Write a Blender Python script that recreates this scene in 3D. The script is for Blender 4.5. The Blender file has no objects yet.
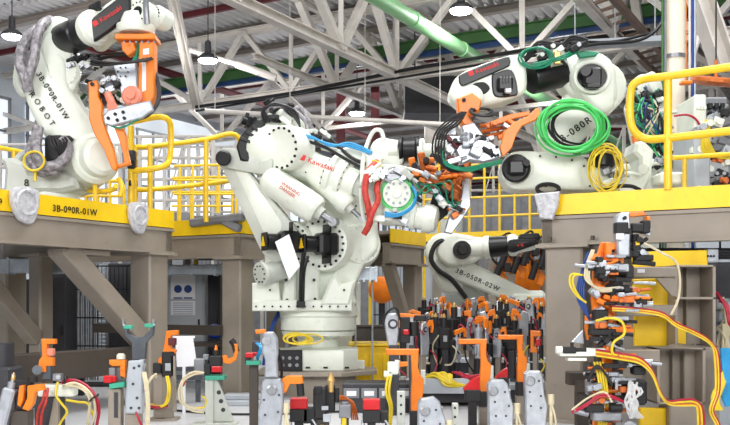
import bpy, bmesh, math, random
from mathutils import Vector as V, Matrix, Quaternion
random.seed(7)
C = bpy.context.scene.collection
F, CX, HY, CZ = 900.0, 365.0, 300.0, 1.15      # focal length (px), principal column, horizon row, camera height
PI = math.pi
# ---------------- camera, world, lights, exposure ----------------
cam = bpy.data.cameras.new('camera'); camo = bpy.data.objects.new('camera', cam); C.objects.link(camo)
camo.location = (0, 0, CZ); camo.rotation_euler = (PI/2, 0, 0)
cam.sensor_width = 36; cam.lens = 36*F/730; cam.shift_y = (HY-212.5)/730; cam.clip_end = 300; cam.clip_start = .05
bpy.context.scene.camera = camo
w = bpy.data.worlds.new('world'); bpy.context.scene.world = w; w.use_nodes = True
nt = w.node_tree; nt.nodes.clear()
wo = nt.nodes.new('ShaderNodeOutputWorld'); bg = nt.nodes.new('ShaderNodeBackground')
tc = nt.nodes.new('ShaderNodeTexCoord'); sx = nt.nodes.new('ShaderNodeSeparateXYZ'); rp = nt.nodes.new('ShaderNodeValToRGB')
nt.links.new(tc.outputs['Generated'], sx.inputs[0]); nt.links.new(sx.outputs['Z'], rp.inputs[0])
rp.color_ramp.elements[0].position = 0.0; rp.color_ramp.elements[0].color = (.42, .42, .44, 1)
rp.color_ramp.elements[1].position = .6; rp.color_ramp.elements[1].color = (1, 1, 1.03, 1)
nt.links.new(rp.outputs[0], bg.inputs[0]); bg.inputs[1].default_value = 0.52; nt.links.new(bg.outputs[0], wo.inputs[0])
sc = bpy.context.scene
sc.view_settings.view_transform = 'Standard'; sc.view_settings.look = 'None'
sc.view_settings.exposure = 0.14; sc.view_settings.gamma = 1; sc.view_settings.use_curve_mapping = False
sc.cycles.max_bounces = 6
def area(name, loc, rot, size, power, col=(1, 1, 1)):
    l = bpy.data.lights.new(name, 'AREA'); l.energy = power; l.shape = 'RECTANGLE'; l.size = size[0]; l.size_y = size[1]; l.color = col
    o = bpy.data.objects.new(name, l); C.objects.link(o); o.location = loc; o.rotation_euler = rot; return o
area('added_fill_over_cell', (1.5, 9, 11.5), (0, 0, 0), (12, 6), 1500)  # added overhead fill for stronger shading, not an actual skylight
area('added_fill_far', (0, 34, 8.3), (0, 0, 0), (20, 10), 1300)  # added fill below the closed deck, no roof opening there
area('added_fill_from_left', (-9, -4, 6), (math.radians(62), 0, math.radians(-50)), (6, 5), 900)  # added unseen fill from the left for upright faces, no real opening

area('added_fill_from_behind', (3, -7, 5.5), (math.radians(68), 0, math.radians(10)), (8, 4), 1100)  # added unseen fill behind the camera, brightens the sides facing it

# ---------------- helpers ----------------
def at(px, py, Y): return V(((px-CX)/F*Y, Y, CZ+(HY-py)/F*Y))
def G(u, v, z): return V((.493*u+.870*v, .870*u-.493*v, z))
UD, VD, ZD = V((.493, .870, 0)).normalized(), V((.870, -.493, 0)).normalized(), V((0, 0, 1))
FR = V((0, -1, 0))
def cat(pts, n=6, closed=False):
    pts = [V(p) for p in pts]; N = len(pts); out = []
    if N < 3: return pts
    rng = range(N) if closed else range(N-1)
    for i in rng:
        if closed: p0, p1, p2, p3 = pts[i-1], pts[i], pts[(i+1) % N], pts[(i+2) % N]
        else: p0, p1, p2, p3 = pts[max(i-1, 0)], pts[i], pts[i+1], pts[min(i+2, N-1)]
        for k in range(n):
            t = k/n
            out.append(.5*((2*p1)+(p2-p0)*t+(2*p0-5*p1+4*p2-p3)*t*t+(3*p1-p0-3*p2+p3)*t**3))
    if not closed: out.append(pts[-1])
    return out
def frame(z, up=None):
    z = z.normalized()
    up = V(up) if up is not None else (ZD if abs(z.z) < .95 else V((1, 0, 0)))
    x = up.cross(z)
    if x.length < 1e-4: x = V((1, 0, 0)).cross(z)
    x.normalize(); y = z.cross(x)
    return x, y, z
class MB:
    def __init__(s): s.bm = bmesh.new(); s.mi = 0
    def m(s, i): s.mi = i; return s
    def _in(s, b, bev=0, seg=1, ang=.5):
        bmesh.ops.recalc_face_normals(b, faces=b.faces)
        if bev > 0:
            es = [e for e in b.edges if len(e.link_faces) == 2 and e.calc_face_angle(0) > ang]
            bmesh.ops.bevel(b, geom=es, offset=bev, segments=seg, affect='EDGES', profile=.5, clamp_overlap=True)
        for f in b.faces: f.material_index = s.mi
        me = bpy.data.meshes.new('t'); b.to_mesh(me); b.free(); s.bm.from_mesh(me); bpy.data.meshes.remove(me); return s
    def box(s, c, size, ax=None, bev=0):
        b = bmesh.new(); bmesh.ops.create_cube(b, size=1)
        x, y, z = ax if ax else (V((1, 0, 0)), V((0, 1, 0)), ZD); c = V(c)
        for v in b.verts: v.co = c+x*v.co.x*size[0]+y*v.co.y*size[1]+z*v.co.z*size[2]
        return s._in(b, bev)
    def bar(s, p0, p1, w, h, up=None, bev=0):
        p0, p1 = V(p0), V(p1); x, y, z = frame(p1-p0, up)
        return s.box((p0+p1)/2, (w, h, (p1-p0).length), (x, y, z), bev)
    def ibeam(s, p0, p1, w, h, t=.02, up=None):
        p0, p1 = V(p0), V(p1); x, y, z = frame(p1-p0, up)
        for k in (-1, 1): s.bar(p0+y*k*(h-t)/2, p1+y*k*(h-t)/2, w, t, up)
        return s.bar(p0, p1, t, h-2*t, up)
    def lathe(s, p, ax, prof, seg=24, bev=0):
        p = V(p); x, y, z = frame(V(ax)); b = bmesh.new(); rings = []
        for h, r in prof: rings.append([b.verts.new(p+z*h+(x*math.cos(2*PI*k/seg)+y*math.sin(2*PI*k/seg))*max(r, 1e-4)) for k in range(seg)])
        for a, c in zip(rings, rings[1:]):
            for k in range(seg): b.faces.new((a[k], a[(k+1) % seg], c[(k+1) % seg], c[k]))
        b.faces.new(rings[0]); b.faces.new(rings[-1])
        return s._in(b, bev)
    def cyl(s, p0, p1, r, r1=None, seg=16, bev=0):
        p0, p1 = V(p0), V(p1); return s.lathe(p0, p1-p0, [(0, r), ((p1-p0).length, r if r1 is None else r1)], seg, bev)
    def torus(s, p, ax, R, r, seg=28, rs=8, ry=None):
        x, y, z = frame(V(ax)); pts = [V(p)+x*R*math.cos(2*PI*k/seg)+y*(ry or R)*math.sin(2*PI*k/seg) for k in range(seg)]
        return s.tube(pts, r, rs, 1, True)
    def tube(s, pts, r, seg=8, n=5, closed=False):
        if n > 1: pts = cat(pts, n, closed)
        pts = [V(p) for p in pts]; b = bmesh.new(); rings = []; N = len(pts); x = None
        for i, p in enumerate(pts):
            d = (pts[(i+1) % N]-pts[i-1]) if closed else (pts[min(i+1, N-1)]-pts[max(i-1, 0)])
            d.normalize()
            if x is None: x, y, _ = frame(d)
            else:
                x = x-d*x.dot(d); x.normalize(); y = d.cross(x)
            rings.append([b.verts.new(p+(x*math.cos(2*PI*k/seg)+y*math.sin(2*PI*k/seg))*r) for k in range(seg)])
        prs = list(zip(rings, rings[1:]))
        if closed: prs.append((rings[-1], rings[0]))
        for a, c in prs:
            o = 0
            if a is rings[-1]:
                o = min(range(seg), key=lambda q: (a[0].co-c[q].co).length)
            for k in range(seg): b.faces.new((a[k], a[(k+1) % seg], c[(k+1+o) % seg], c[(k+o) % seg]))
        if not closed: b.faces.new(rings[0]); b.faces.new(rings[-1])
        return s._in(b)
    def prism(s, pts, d, bev=0, seg=1):
        """planar outline of 3D points extruded by the vector d"""
        d = V(d); b = bmesh.new(); pts = [V(p) for p in pts]
        a = [b.verts.new(p) for p in pts]; c = [b.verts.new(p+d) for p in pts]; N = len(pts)
        b.faces.new(a); b.faces.new(c)
        for k in range(N): b.faces.new((a[k], a[(k+1) % N], c[(k+1) % N], c[k]))
        if bev:
            bmesh.ops.recalc_face_normals(b, faces=b.faces); es = set()
            caps = [f for f in b.faces if len(f.verts) == N and N > 4] or b.faces[:2]
            for f in caps:
                for e in f.edges: es.add(e)
            bmesh.ops.bevel(b, geom=list(es), offset=bev, segments=seg, affect='EDGES', profile=.5, clamp_overlap=True)
        return s._in(b)
    def pp(s, px, Y, th, bev=.012, smooth=False, seg=1):
        """outline given in the photograph's frame at distance Y, standing in a plane, thickness th away from the camera"""
        p = [at(a, b, Y) for a, b in px]
        if smooth: p = cat(p, 4, True)
        return s.prism(p, (0, th, 0), bev, seg)
    def link(s, p0, r0, p1, r1, n, th, bev=.015, seg=2):
        """stadium-shaped lever between two joint circles, axis n, centred on the joints"""
        n = V(n).normalized(); p0, p1 = V(p0), V(p1); e = p1-p0; e -= n*e.dot(n); L = e.length; e.normalize(); f = n.cross(e)
        al = math.acos(max(-1, min(1, (r0-r1)/L))); pts = []
        for k in range(11):
            a = al+(2*PI-2*al)*k/10; pts.append(p0+(e*math.cos(a)+f*math.sin(a))*r0)
        for k in range(11):
            a = -al+2*al*k/10; pts.append(p0+e*L+(e*math.cos(a)+f*math.sin(a))*r1)
        return s.prism([q-n*th/2 for q in pts], n*th, bev, seg)
    def bolts(s, c, n, R, k=12, r=.012, h=.012, a0=0):
        x, y, z = frame(V(n)); c = V(c)
        for i in range(k):
            a = a0+2*PI*i/k; p = c+(x*math.cos(a)+y*math.sin(a))*R; s.cyl(p, p+z*h, r, seg=6)
        return s
    def build(s, name, mats, parent=None, sharp=.6):
        b = s.bm
        for f in b.faces: f.smooth = True
        for e in b.edges: e.smooth = len(e.link_faces) == 2 and e.calc_face_angle(0) < sharp
        me = bpy.data.meshes.new(name)
        if parent is not None: b.transform(wm(parent).inverted())
        b.to_mesh(me); b.free(); o = bpy.data.objects.new(name, me); C.objects.link(o)
        for m_ in (mats if isinstance(mats, (list, tuple)) else [mats]): me.materials.append(M[m_])
        if parent is not None: o.parent = parent
        return o
def wm(o):
    m = o.matrix_basis.copy()
    while o.parent is not None: o = o.parent; m = o.matrix_basis @ m
    return m
def tag(o, label=None, cat_=None, group=None, kind=None):
    if label: o['label'] = label
    if cat_: o['category'] = cat_
    if group: o['group'] = group
    if kind: o['kind'] = kind
    return o
def thing(name, label, cat_, loc=(0, 0, 0), group=None):
    o = bpy.data.objects.new(name, None); C.objects.link(o); o.location = loc; o.empty_display_size = .1
    return tag(o, label, cat_, group)
KIDS = {}
def copy_tree(o, loc=None, rz=0, label=None, group=None, scale=None):
    allo = list(C.objects)
    def rec(a, par):
        c = a.copy(); C.objects.link(c); c.parent = par
        for ch in allo:
            if ch.parent is a: rec(ch, c)
        return c
    r = rec(o, None)
    if loc is not None: r.location = loc
    r.rotation_euler[2] = rz
    if scale: r.scale = scale if isinstance(scale, tuple) else (scale,)*3
    if label: r['label'] = label
    if group: r['group'] = group
    return r
def lettering(name, txt, p, ex, ey, size, mat, parent, sp=1.0):
    """flat raised lettering: starts at p, runs along ex, stands along ey; size = letter height"""
    cu = bpy.data.curves.new('t', 'FONT'); cu.body = txt; cu.size = size/.7; cu.extrude = .0015; cu.space_character = sp; cu.offset = .0015*size/.1
    o = bpy.data.objects.new('t', cu); C.objects.link(o); dg = bpy.context.evaluated_depsgraph_get()
    me = bpy.data.meshes.new_from_object(o.evaluated_get(dg)); bpy.data.objects.remove(o); bpy.data.curves.remove(cu)
    ex = V(ex).normalized(); ey = V(ey); ey = (ey-ex*ey.dot(ex)).normalized(); ez = ex.cross(ey)
    T = Matrix(((ex.x, ey.x, ez.x, p[0]), (ex.y, ey.y, ez.y, p[1]), (ex.z, ey.z, ez.z, p[2]), (0, 0, 0, 1)))
    me.transform(T)
    if parent is not None: me.transform(wm(parent).inverted())
    me.materials.clear(); me.materials.append(M[mat]); o = bpy.data.objects.new(name, me); C.objects.link(o)
    if parent is not None: o.parent = parent
    return o
def fittings(parent, px, py, sx_, sy_, Y, n, seed, mats=('silver', 'matt_black', 'robot_grey', 'steel'), s=1):
    r = random.Random(seed)
    for i in range(n):
        b = MB(); c = at(px+r.uniform(-sx_, sx_), py+r.uniform(-sy_, sy_), Y+r.uniform(-.05, .05)); a = r.uniform(-.8, .8); ax = (V((math.cos(a), 0, math.sin(a))), V((0, 1, 0)), V((-math.sin(a), 0, math.cos(a))))
        b.box(c, (r.uniform(.06, .14)*s, .08, r.uniform(.035, .07)*s), ax, .006)
        if i % 2: b.cyl(c+V((0, -.04, 0)), c+V((0, -.075, 0)), .025*s, seg=12)
        else: b.cyl(c+ax[0]*.05*s, c+ax[0]*.13*s, .016*s, seg=10)
        for q in (-1, 1): b.cyl(c+ax[0]*.03*q*s-V((0, .04, 0)), c+ax[0]*.03*q*s-V((0, .052, 0)), .008, seg=6)
        b.build('fitting', mats[i % len(mats)], parent)
# ---------------- materials ----------------
M = {}
def mat(name, col, rough=.5, metal=0, var=.12, scale=6, dirt=0, dcol=(.12, .1, .08), bump=0, alpha=1, trans=0, emit=0):
    m = bpy.data.materials.new(name); m.use_nodes = True; n = m.node_tree; b = n.nodes['Principled BSDF']
    b.inputs['Roughness'].default_value = rough; b.inputs['Metallic'].default_value = metal
    lin = [pow(c/255, 2.2) for c in col]
    t = n.nodes.new('ShaderNodeTexCoord'); no = n.nodes.new('ShaderNodeTexNoise'); no.inputs['Scale'].default_value = scale; no.inputs['Detail'].default_value = 6
    n.links.new(t.outputs['Object'], no.inputs['Vector'])
    r = n.nodes.new('ShaderNodeValToRGB'); r.color_ramp.elements[0].position = .35; r.color_ramp.elements[1].position = .65
    r.color_ramp.elements[0].color = [c*(1-var) for c in lin]+[1]; r.color_ramp.elements[1].color = [min(1, c*(1+var*.6)) for c in lin]+[1]
    n.links.new(no.outputs['Fac'], r.inputs[0]); out = r.outputs[0]
    if dirt:
        n2 = n.nodes.new('ShaderNodeTexNoise'); n2.inputs['Scale'].default_value = scale*3.1; n2.inputs['Detail'].default_value = 8; n2.inputs['Roughness'].default_value = .7
        n.links.new(t.outputs['Object'], n2.inputs['Vector'])
        r2 = n.nodes.new('ShaderNodeValToRGB'); r2.color_ramp.elements[0].position = .58; r2.color_ramp.elements[1].position = .72
        r2.color_ramp.elements[0].color = (0, 0, 0, 1); r2.color_ramp.elements[1].color = (dirt, dirt, dirt, 1)
        n.links.new(n2.outputs['Fac'], r2.inputs[0]); mx = n.nodes.new('ShaderNodeMix'); mx.data_type = 'RGBA'
        n.links.new(r2.outputs[0], mx.inputs[0]); n.links.new(out, mx.inputs[6]); mx.inputs[7].default_value = (*dcol, 1); out = mx.outputs[2]
    n.links.new(out, b.inputs['Base Color'])
    if bump:
        bu = n.nodes.new('ShaderNodeBump'); bu.inputs['Strength'].default_value = bump; bu.inputs['Distance'].default_value = .02
        n.links.new(no.outputs['Fac'], bu.inputs['Height']); n.links.new(bu.outputs[0], b.inputs['Normal'])
    if alpha < 1: b.inputs['Alpha'].default_value = alpha
    if trans: b.inputs['Transmission Weight'].default_value = trans
    if emit: b.inputs['Emission Color'].default_value = (*lin, 1); b.inputs['Emission Strength'].default_value = emit
    M[name] = m; return m
mat('robot_white', (229, 234, 221), .3, 0, .08, 3, .3, (.35, .34, .29))
mat('robot_grey', (196, 200, 190), .4, 0, .1, 4, .4, (.3, .28, .25))
mat('black', (22, 22, 24), .35, 0, .3, 8)
mat('matt_black', (32, 31, 32), .6, 0, .3, 8)
mat('taupe', (148, 138, 125), .45, 0, .1, 3, .3, (.18, .15, .12))
mat('taupe_dark', (74, 66, 59), .5, 0, .15, 3, .4, (.06, .05, .04))
mat('yellow', (250, 205, 24), .35, 0, .07, 5, .3, (.5, .33, .05))
mat('rail_yellow', (244, 200, 40), .3, 0, .1, 9, .35, (.4, .26, .05))
mat('orange', (242, 128, 30), .35, 0, .1, 9, .3, (.45, .15, .03))
mat('silver', (178, 182, 188), .32, .55, .15, 14, .4, (.16, .16, .17))
mat('steel', (150, 152, 156), .35, .7, .2, 12, .5, (.1, .1, .1))
mat('galvanised', (190, 200, 208), .4, .5, .2, 5, .4, (.3, .33, .36), bump=.2)
mat('red', (200, 28, 34), .3, 0, .12, 9)
mat('letter_red', (205, 40, 36), .5, 0, .02)
mat('letter_black', (20, 20, 22), .6, 0, .02)
mat('hose_red', (196, 62, 52), .5, 0, .3, 30, .5, (.6, .45, .4))
mat('cable_green', (84, 208, 108), .35, 0, .15, 10)
mat('cable_teal', (24, 130, 96), .4, 0, .2, 10)
mat('cable_yellow', (228, 200, 50), .4, 0, .15, 10)
mat('cable_blue', (48, 150, 205), .35, 0, .15, 10)
mat('cable_navy', (36, 66, 130), .4, 0, .15, 10)
mat('cable_cream', (214, 202, 168), .45, 0, .15, 10)
mat('cable_maroon', (170, 30, 56), .4, 0, .15, 10)
mat('sleeve_grey', (150, 146, 150), .4, .25, .5, 22, .6, (.08, .07, .08), bump=.6)
mat('plastic_wrap', (196, 196, 200), .25, 0, .2, 25, .4, (.4, .4, .42), bump=.8)
mat('pad_green', (60, 160, 130), .5, 0, .1)
mat('gauge_grey', (88, 92, 98), .4, .5, .15, 10, .3)
mat('paper', (236, 236, 238), .8, 0, .03)
mat('blue', (40, 80, 190), .35, 0, .1)
mat('brass', (214, 176, 112), .3, .6, .1)
mat('pipe_green', (138, 196, 138), .4, 0, .1, 2, .15, (.2, .3, .2))
mat('beam_green', (62, 104, 56), .5, 0, .15, 2, .3)
mat('beam_blue', (34, 66, 112), .5, 0, .15, 2, .3)
mat('beam_red', (96, 28, 36), .5, 0, .15, 2, .3)
mat('beam_brown', (112, 92, 80), .55, 0, .2, 3, .4, (.12, .07, .05))
mat('truss_white', (208, 202, 194), .5, 0, .12, 2, .45, (.3, .27, .24))
mat('deck', (208, 206, 206), .55, .1, .12, .6, .25, (.25, .22, .2))
mat('purlin', (150, 140, 132), .55, 0, .15, 1, .3, (.2, .18, .16))
mat('wall', (196, 203, 210), .7, 0, .15, .6, .2, (.35, .38, .4))
mat('floor', (206, 206, 208), .35, 0, .1, .8, .3, (.35, .34, .33))
mat('dark_grey', (58, 58, 62), .5, .1, .2, 5, .3)
mat('mid_grey', (128, 130, 134), .5, .1, .2, 5, .4, (.1, .1, .1))
mat('cabinet', (176, 182, 188), .45, 0, .1, 3, .3, (.25, .25, .25))
mat('cream', (232, 222, 202), .5, 0, .06, 2, .15, (.5, .42, .3))
mat('window_glow', (222, 230, 240), .5, 0, .3, 1.2, .4, (.25, .28, .32), emit=.75)
mat('lamp_glow', (250, 250, 255), .5, 0, 0, emit=14)
mat('pink', (228, 138, 112), .5, 0, .1)
mat('copper', (206, 112, 56), .4, .4, .2, 20, .4, (.2, .08, .04))
mat('mesh_dark', (44, 44, 46), .5, .2, .1)
mat('clear_tube', (238, 238, 238), .2, 0, .1, 30, alpha=.45)
# ---------------- building shell ----------------
def struct(name, mb, mats, parent=None): o = mb.build(name, mats, parent); o['kind'] = 'structure'; return o
b = MB(); b.box(G(30, -2, -.1), (110, 60, .2), (UD, VD, ZD)); struct('floor', b, 'floor')
ZR = 8.6
# corrugated roof deck, ribs running along U
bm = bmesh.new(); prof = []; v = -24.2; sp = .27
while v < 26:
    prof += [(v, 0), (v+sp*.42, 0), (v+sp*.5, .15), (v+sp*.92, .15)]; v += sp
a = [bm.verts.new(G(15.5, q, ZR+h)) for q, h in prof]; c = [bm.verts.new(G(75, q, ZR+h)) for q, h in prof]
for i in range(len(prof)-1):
    f_ = bm.faces.new((a[i], a[i+1], c[i+1], c[i])); f_.material_index = 1 if prof[i][1] > .1 and prof[i+1][1] > .1 else 0  # groove tops coloured dark: shade between the ribs is put into the colour
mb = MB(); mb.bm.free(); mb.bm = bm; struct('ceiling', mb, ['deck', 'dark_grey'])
# side wall (daylit) and back wall
b = MB(); b.box(G(44, -24.2, 4.3), (64, .2, 8.6), (UD, VD, ZD)); struct('wall_left', b, 'wall')
b = MB(); b.box(G(75, 0, 4.3), (.2, 50, 8.6), (UD, VD, ZD)); struct('wall_back', b, 'wall')
n = 0
for k in range(11):
    u0 = 15+k*5; n += 1
    r = bpy.data.objects.new('window_%d' % n, None); C.objects.link(r); r.location = G(u0+2.2, -24.0, 4.5); r['kind'] = 'structure'
    b = MB(); b.box(G(u0+2.2, -24.04, 4.9), (4.3, .05, 5.2), (UD, VD, ZD)); b.build('window_pane', 'window_glow', r)
    b = MB()
    for q in range(6): b.box(G(u0+.05+q*.86, -23.97, 4.9), (.07, .08, 5.3), (UD, VD, ZD))
    for q in range(6): b.box(G(u0+2.2, -23.97, 2.3+q*1.05), (4.4, .08, .07), (UD, VD, ZD))
    b.build('window_frame', 'mid_grey', r)
for k in range(6):
    v0 = -20+k*6; n += 1
    r = bpy.data.objects.new('window_%d' % n, None); C.objects.link(r); r.location = G(74.8, v0, 5); r['kind'] = 'structure'
    b = MB(); b.box(G(74.85, v0, 5), (.05, 4.6, 3.4), (UD, VD, ZD)); b.build('window_pane', 'window_glow', r)
    b = MB()
    for q in range(5): b.box(G(74.78, v0-2.3+q*1.15, 5), (.08, .09, 3.5), (UD, VD, ZD))
    b.build('window_frame', 'mid_grey', r)
# purlins and coloured roof beams, all running across (V)
k = 0; u = 16.2
while u < 70:
    b = MB()
    if k % 4 == 1:
        b.ibeam(G(u, -24, ZR-.1), G(u, 24, ZR-.1), .1, .15, .015)
        tag(b.build('roof_beam', 'beam_red'), 'dark red steel roof beam running crosswise under the ribbed deck', 'roof beam', 'dark red roof beams')
    else:
        b.ibeam(G(u, -24, ZR-.1), G(u, 24, ZR-.1), .2, .18, .02)
        tag(b.build('roof_purlin', 'purlin'), 'pale grey purlin running crosswise under the ribbed roof deck', 'purlin', 'pale roof purlins')
    u += 1.75; k += 1
def gp(px, py, z):
    Y = F*(z-CZ)/(HY-py); p = at(px, py, Y); return p
def vline(px, py, z):      # grid u of the crosswise line seen at px,py when its height is z
    p = gp(px, py, z); return .493*p.x+.870*p.y
def uline(px, py, z):
    p = gp(px, py, z); return .870*p.x-.493*p.y
u = vline(400, 54, 7.5)
b = MB(); b.ibeam(G(u, -24, 7.62), G(u, 22, 7.62), .22, .3, .03); tag(b.build('crane_runway_beam', 'beam_green'), 'long green crane runway beam high across the hall above the blue rail', 'beam')
b = MB(); b.ibeam(G(u+.02, -24, 7.4), G(u+.02, 22, 7.4), .1, .12, .02); tag(b.build('crane_rail', 'beam_blue'), 'dark blue rail hung right under the green runway beam', 'rail')
# two U-running dark red beams at the left
vv = uline(10, 22, 7.9)
b = MB(); b.ibeam(G(17, vv, 7.9), G(60, vv, 7.9), .12, .2, .02); tag(b.build('tie_beam', 'beam_red'), 'thin dark red tie beam running away behind the upper left robot', 'beam')
# trusses
def truss(label, nodes_bot, top_dz, d, webs, wd, name='roof_truss'):
    """nodes_bot: list of bottom chord points; webs drawn bottom node -> top points"""
    t = thing(name, label, 'roof truss', nodes_bot[0], 'white roof trusses' if 0 else None)
    b = MB(); b.ibeam(nodes_bot[0], nodes_bot[-1], wd, wd*.9, .02); b.build('bottom_chord', 'truss_white', t)
    b = MB(); b.ibeam(nodes_bot[0]+ZD*top_dz, nodes_bot[-1]+ZD*top_dz, wd, wd*.9, .02); b.build('top_chord', 'truss_white', t)
    for p, q, ww in webs:
        b = MB(); b.bar(p, q, ww, ww*.8); b.build('web_member', 'truss_white', t)
    for p in nodes_bot[1:-1]:
        b = MB(); b.prism([p+d*.35-ZD*.05, p-d*.35-ZD*.05, p-d*.2+ZD*.3, p+d*.2+ZD*.3], frame(d)[0]*.03); b.build('gusset_plate', 'truss_white', t)
    return t
ZB = 6.5
def V_truss(px, py, vs, label, wd=.19, dz=1.75):
    u = vline(px, py, ZB); pts = [G(u, v, ZB) for v in vs]; webs = []
    for i, p in enumerate(pts[1:-1], 1):
        webs.append((p, p+ZD*dz, .13))
        webs.append((p, (pts[i]+pts[i-1])/2+ZD*dz, .16)); webs.append((p, (pts[i]+pts[i+1])/2+ZD*dz, .16))
    return truss(label, pts, dz, VD, webs, wd)
def U_truss(px, py, us, label, wd=.22, dz=1.75):
    v = uline(px, py, ZB); pts = [G(u, v, ZB) for u in us]; webs = []
    for i, p in enumerate(pts[1:-1], 1):
        webs.append((p, p+ZD*dz, .13))
        webs.append((p, (pts[i]+pts[i-1])/2+ZD*dz, .18)); webs.append((p, (pts[i]+pts[i+1])/2+ZD*dz, .18))
    return truss(label, pts, dz, UD, webs, wd)
uB = vline(400, 77, ZB); vA = uline(400, 77, ZB)
n0 = at(395, 77, 900*(ZB-CZ)/223); nv = .870*n0.x-.493*n0.y
def vv_at(px):    # v of the crosswise truss line where it crosses column px
    t = (px-CX)/F; return uB*(t*.870-.493)/(.870+.493*t)
V_truss(400, 77, [vv_at(-160), vv_at(40), vv_at(200), vv_at(291), vv_at(395), vv_at(522), vv_at(700), vv_at(900)], 'white roof truss crossing the whole hall above the centre robot, carrying a black cable')
def uu_at(px):
    t = (px-CX)/F; return vA*(.870+.493*t)/(t*.870-.493)
U_truss(400, 77, [uu_at(120), uu_at(235), uu_at(341), uu_at(397), uu_at(470), uu_at(540), uu_at(600)], 'white roof truss running away from upper left to the roof centre')
V_truss(330, 128, [-23, -19, -15, -11, -7, -3, 1, 5, 9], 'far white roof truss crossing low behind the centre robot head', .12)
v2 = uline(640, 60, ZB)
U_truss(640, 60, [15, 18, 21, 24, 28, 32, 38], 'white roof truss running away at the upper right behind the cream column', .16)
v3 = uline(120, 10, ZB)
U_truss(110, 0, [16, 19.5, 23, 27, 31, 36, 42], 'white roof truss running away behind the upper left robot', .15)
# leaning pale strut at the upper left
b = MB(); p, q = at(197, 108, 24.0), at(170, -14, 19.6); b.ibeam(p, q, .3, .2, .02, up=V((1, 0, 0))); tag(b.build('truss_strut', 'truss_white'), 'wide beige leaning strut right of the upper left robot', 'strut')
b = MB(); b.tube([at(196, 107, 23.9), at(300, 92, 22.3), at(400, 71, 21.3), at(455, 62, 20.6), at(560, 44, 19.6), at(650, 30, 18.6)], .045, 6, 2); b.tube([at(196, 111, 23.9), at(655, 36, 18.6)], .03, 6, 1)
tag(b.build('roof_cable', 'black'), 'thick black cable lying along the lower chord of the crossing truss', 'cable')
# pipes
vp = uline(430, 30, 6.9)
b = MB(); b.cyl(G(14, vp, 6.9), G(45, vp, 6.9), .155, seg=20)
for uu in (16.5, 19, 22, 25.5, 29): b.cyl(G(uu, vp, 6.9), G(uu+.12, vp, 6.9), .175, seg=20)
tag(b.build('duct_pipe', 'pipe_green'), 'light green round pipe slanting down across the roof centre', 'pipe')
b = MB(); b.cyl(at(205, 111, 20.5), at(455, 125, 20.5), .055, seg=14)
for px in (215, 290, 365, 440): p = at(px, 111+(px-205)*.056, 20.5); b.cyl(p, V((p.x, p.y, ZR)), .01, seg=6)
tag(b.build('air_pipe', 'truss_white'), 'pale horizontal pipe behind the centre robot head', 'pipe')
b = MB(); b.cyl(at(236, 64, 21.5), at(276, 78, 21.5), .09, seg=14); b.cyl(at(190, 50, 21.5), at(236, 64, 21.5), .06, seg=10); tag(b.build('sprinkler_pipe', 'truss_white'), 'short thick white pipe beside the left hanging lamp', 'pipe')
# brown lattice beam to the upper right
t = thing('lattice_beam', 'brown steel lattice beam slanting down beside the cream column', 'beam', at(592, -10, 17))
pa, pb = at(590, -10, 16), at(668, 74, 21)
x, y, z = frame(pb-pa)
for s_ in (-1, 1):
    b = MB(); b.bar(pa+x*s_*.25, pb+x*s_*.25, .12, .12); b.build('flange', 'beam_brown', t)
for i in range(14):
    b = MB(); p = pa.lerp(pb, (i+.5)/14); b.bar(p-x*.25-z*.1, p+x*.25+z*.1, .05, .05); b.build('lacing_bar', 'beam_brown', t)
# cream column with conduits
t = thing('round_column', 'tall cream round column behind the right railing', 'column', V(((675-CX)/F*11.4, 11.4, 0)))
cx = (675-CX)/F*11.4
b = MB(); b.cyl((cx, 11.4, 0), (cx, 11.4, 8.55), .125, seg=28); b.build('shaft', 'cream', t)
for i, (dx, mt) in enumerate(((-.19, 'beam_green'), (-.155, 'mid_grey'), (.15, 'truss_white'), (.185, 'cable_navy'), (.215, 'galvanised'))):
    b = MB(); b.cyl((cx+dx, 11.3, 0), (cx+dx, 11.3, 8.55), .016, seg=8); b.build('conduit', mt, t)
for z in (3.2, 4.2, 5.4):
    b = MB(); b.cyl((cx, 11.4, z), (cx, 11.4, z+.05), .135, seg=28); b.build('pipe_clamp', 'steel', t)
b = MB(); b.tube([at(548, 58, 15), at(590, 45, 15), at(640, 40, 15), at(662, 22, 15), at(664, 0, 15)], .03, 6); b.tube([at(560, 40, 15), at(610, 42, 15.2), at(655, 32, 15)], .025, 6)
tag(b.build('overhead_cables', 'black'), 'black cables sagging between the brown lattice beam and the cream column', 'cable')
b = MB(); b.bar(at(560, 46, 17), at(668, 40, 17), .35, .1)
for px in (575, 615, 655): p = at(px, 44, 17); b.cyl(p, V((p.x, p.y, ZR)), .012, seg=6)
tag(b.build('cable_tray', 'cabinet'), 'grey cable tray above the upper right robot', 'cable tray')
b = MB(); b.ibeam(at(694, -20, 13), at(724, 66, 13), .38, .25, .03, up=V((1, 0, 0))); tag(b.build('truss_strut', 'truss_white'), 'broad pale strut leaning at the upper right corner', 'strut')
b = MB(); b.cyl(at(712, -4, 14), at(690, 66, 14), .04, seg=8); tag(b.build('tie_rod', 'truss_white'), 'thin white tie rod right of the cream column', 'rod')
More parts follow.
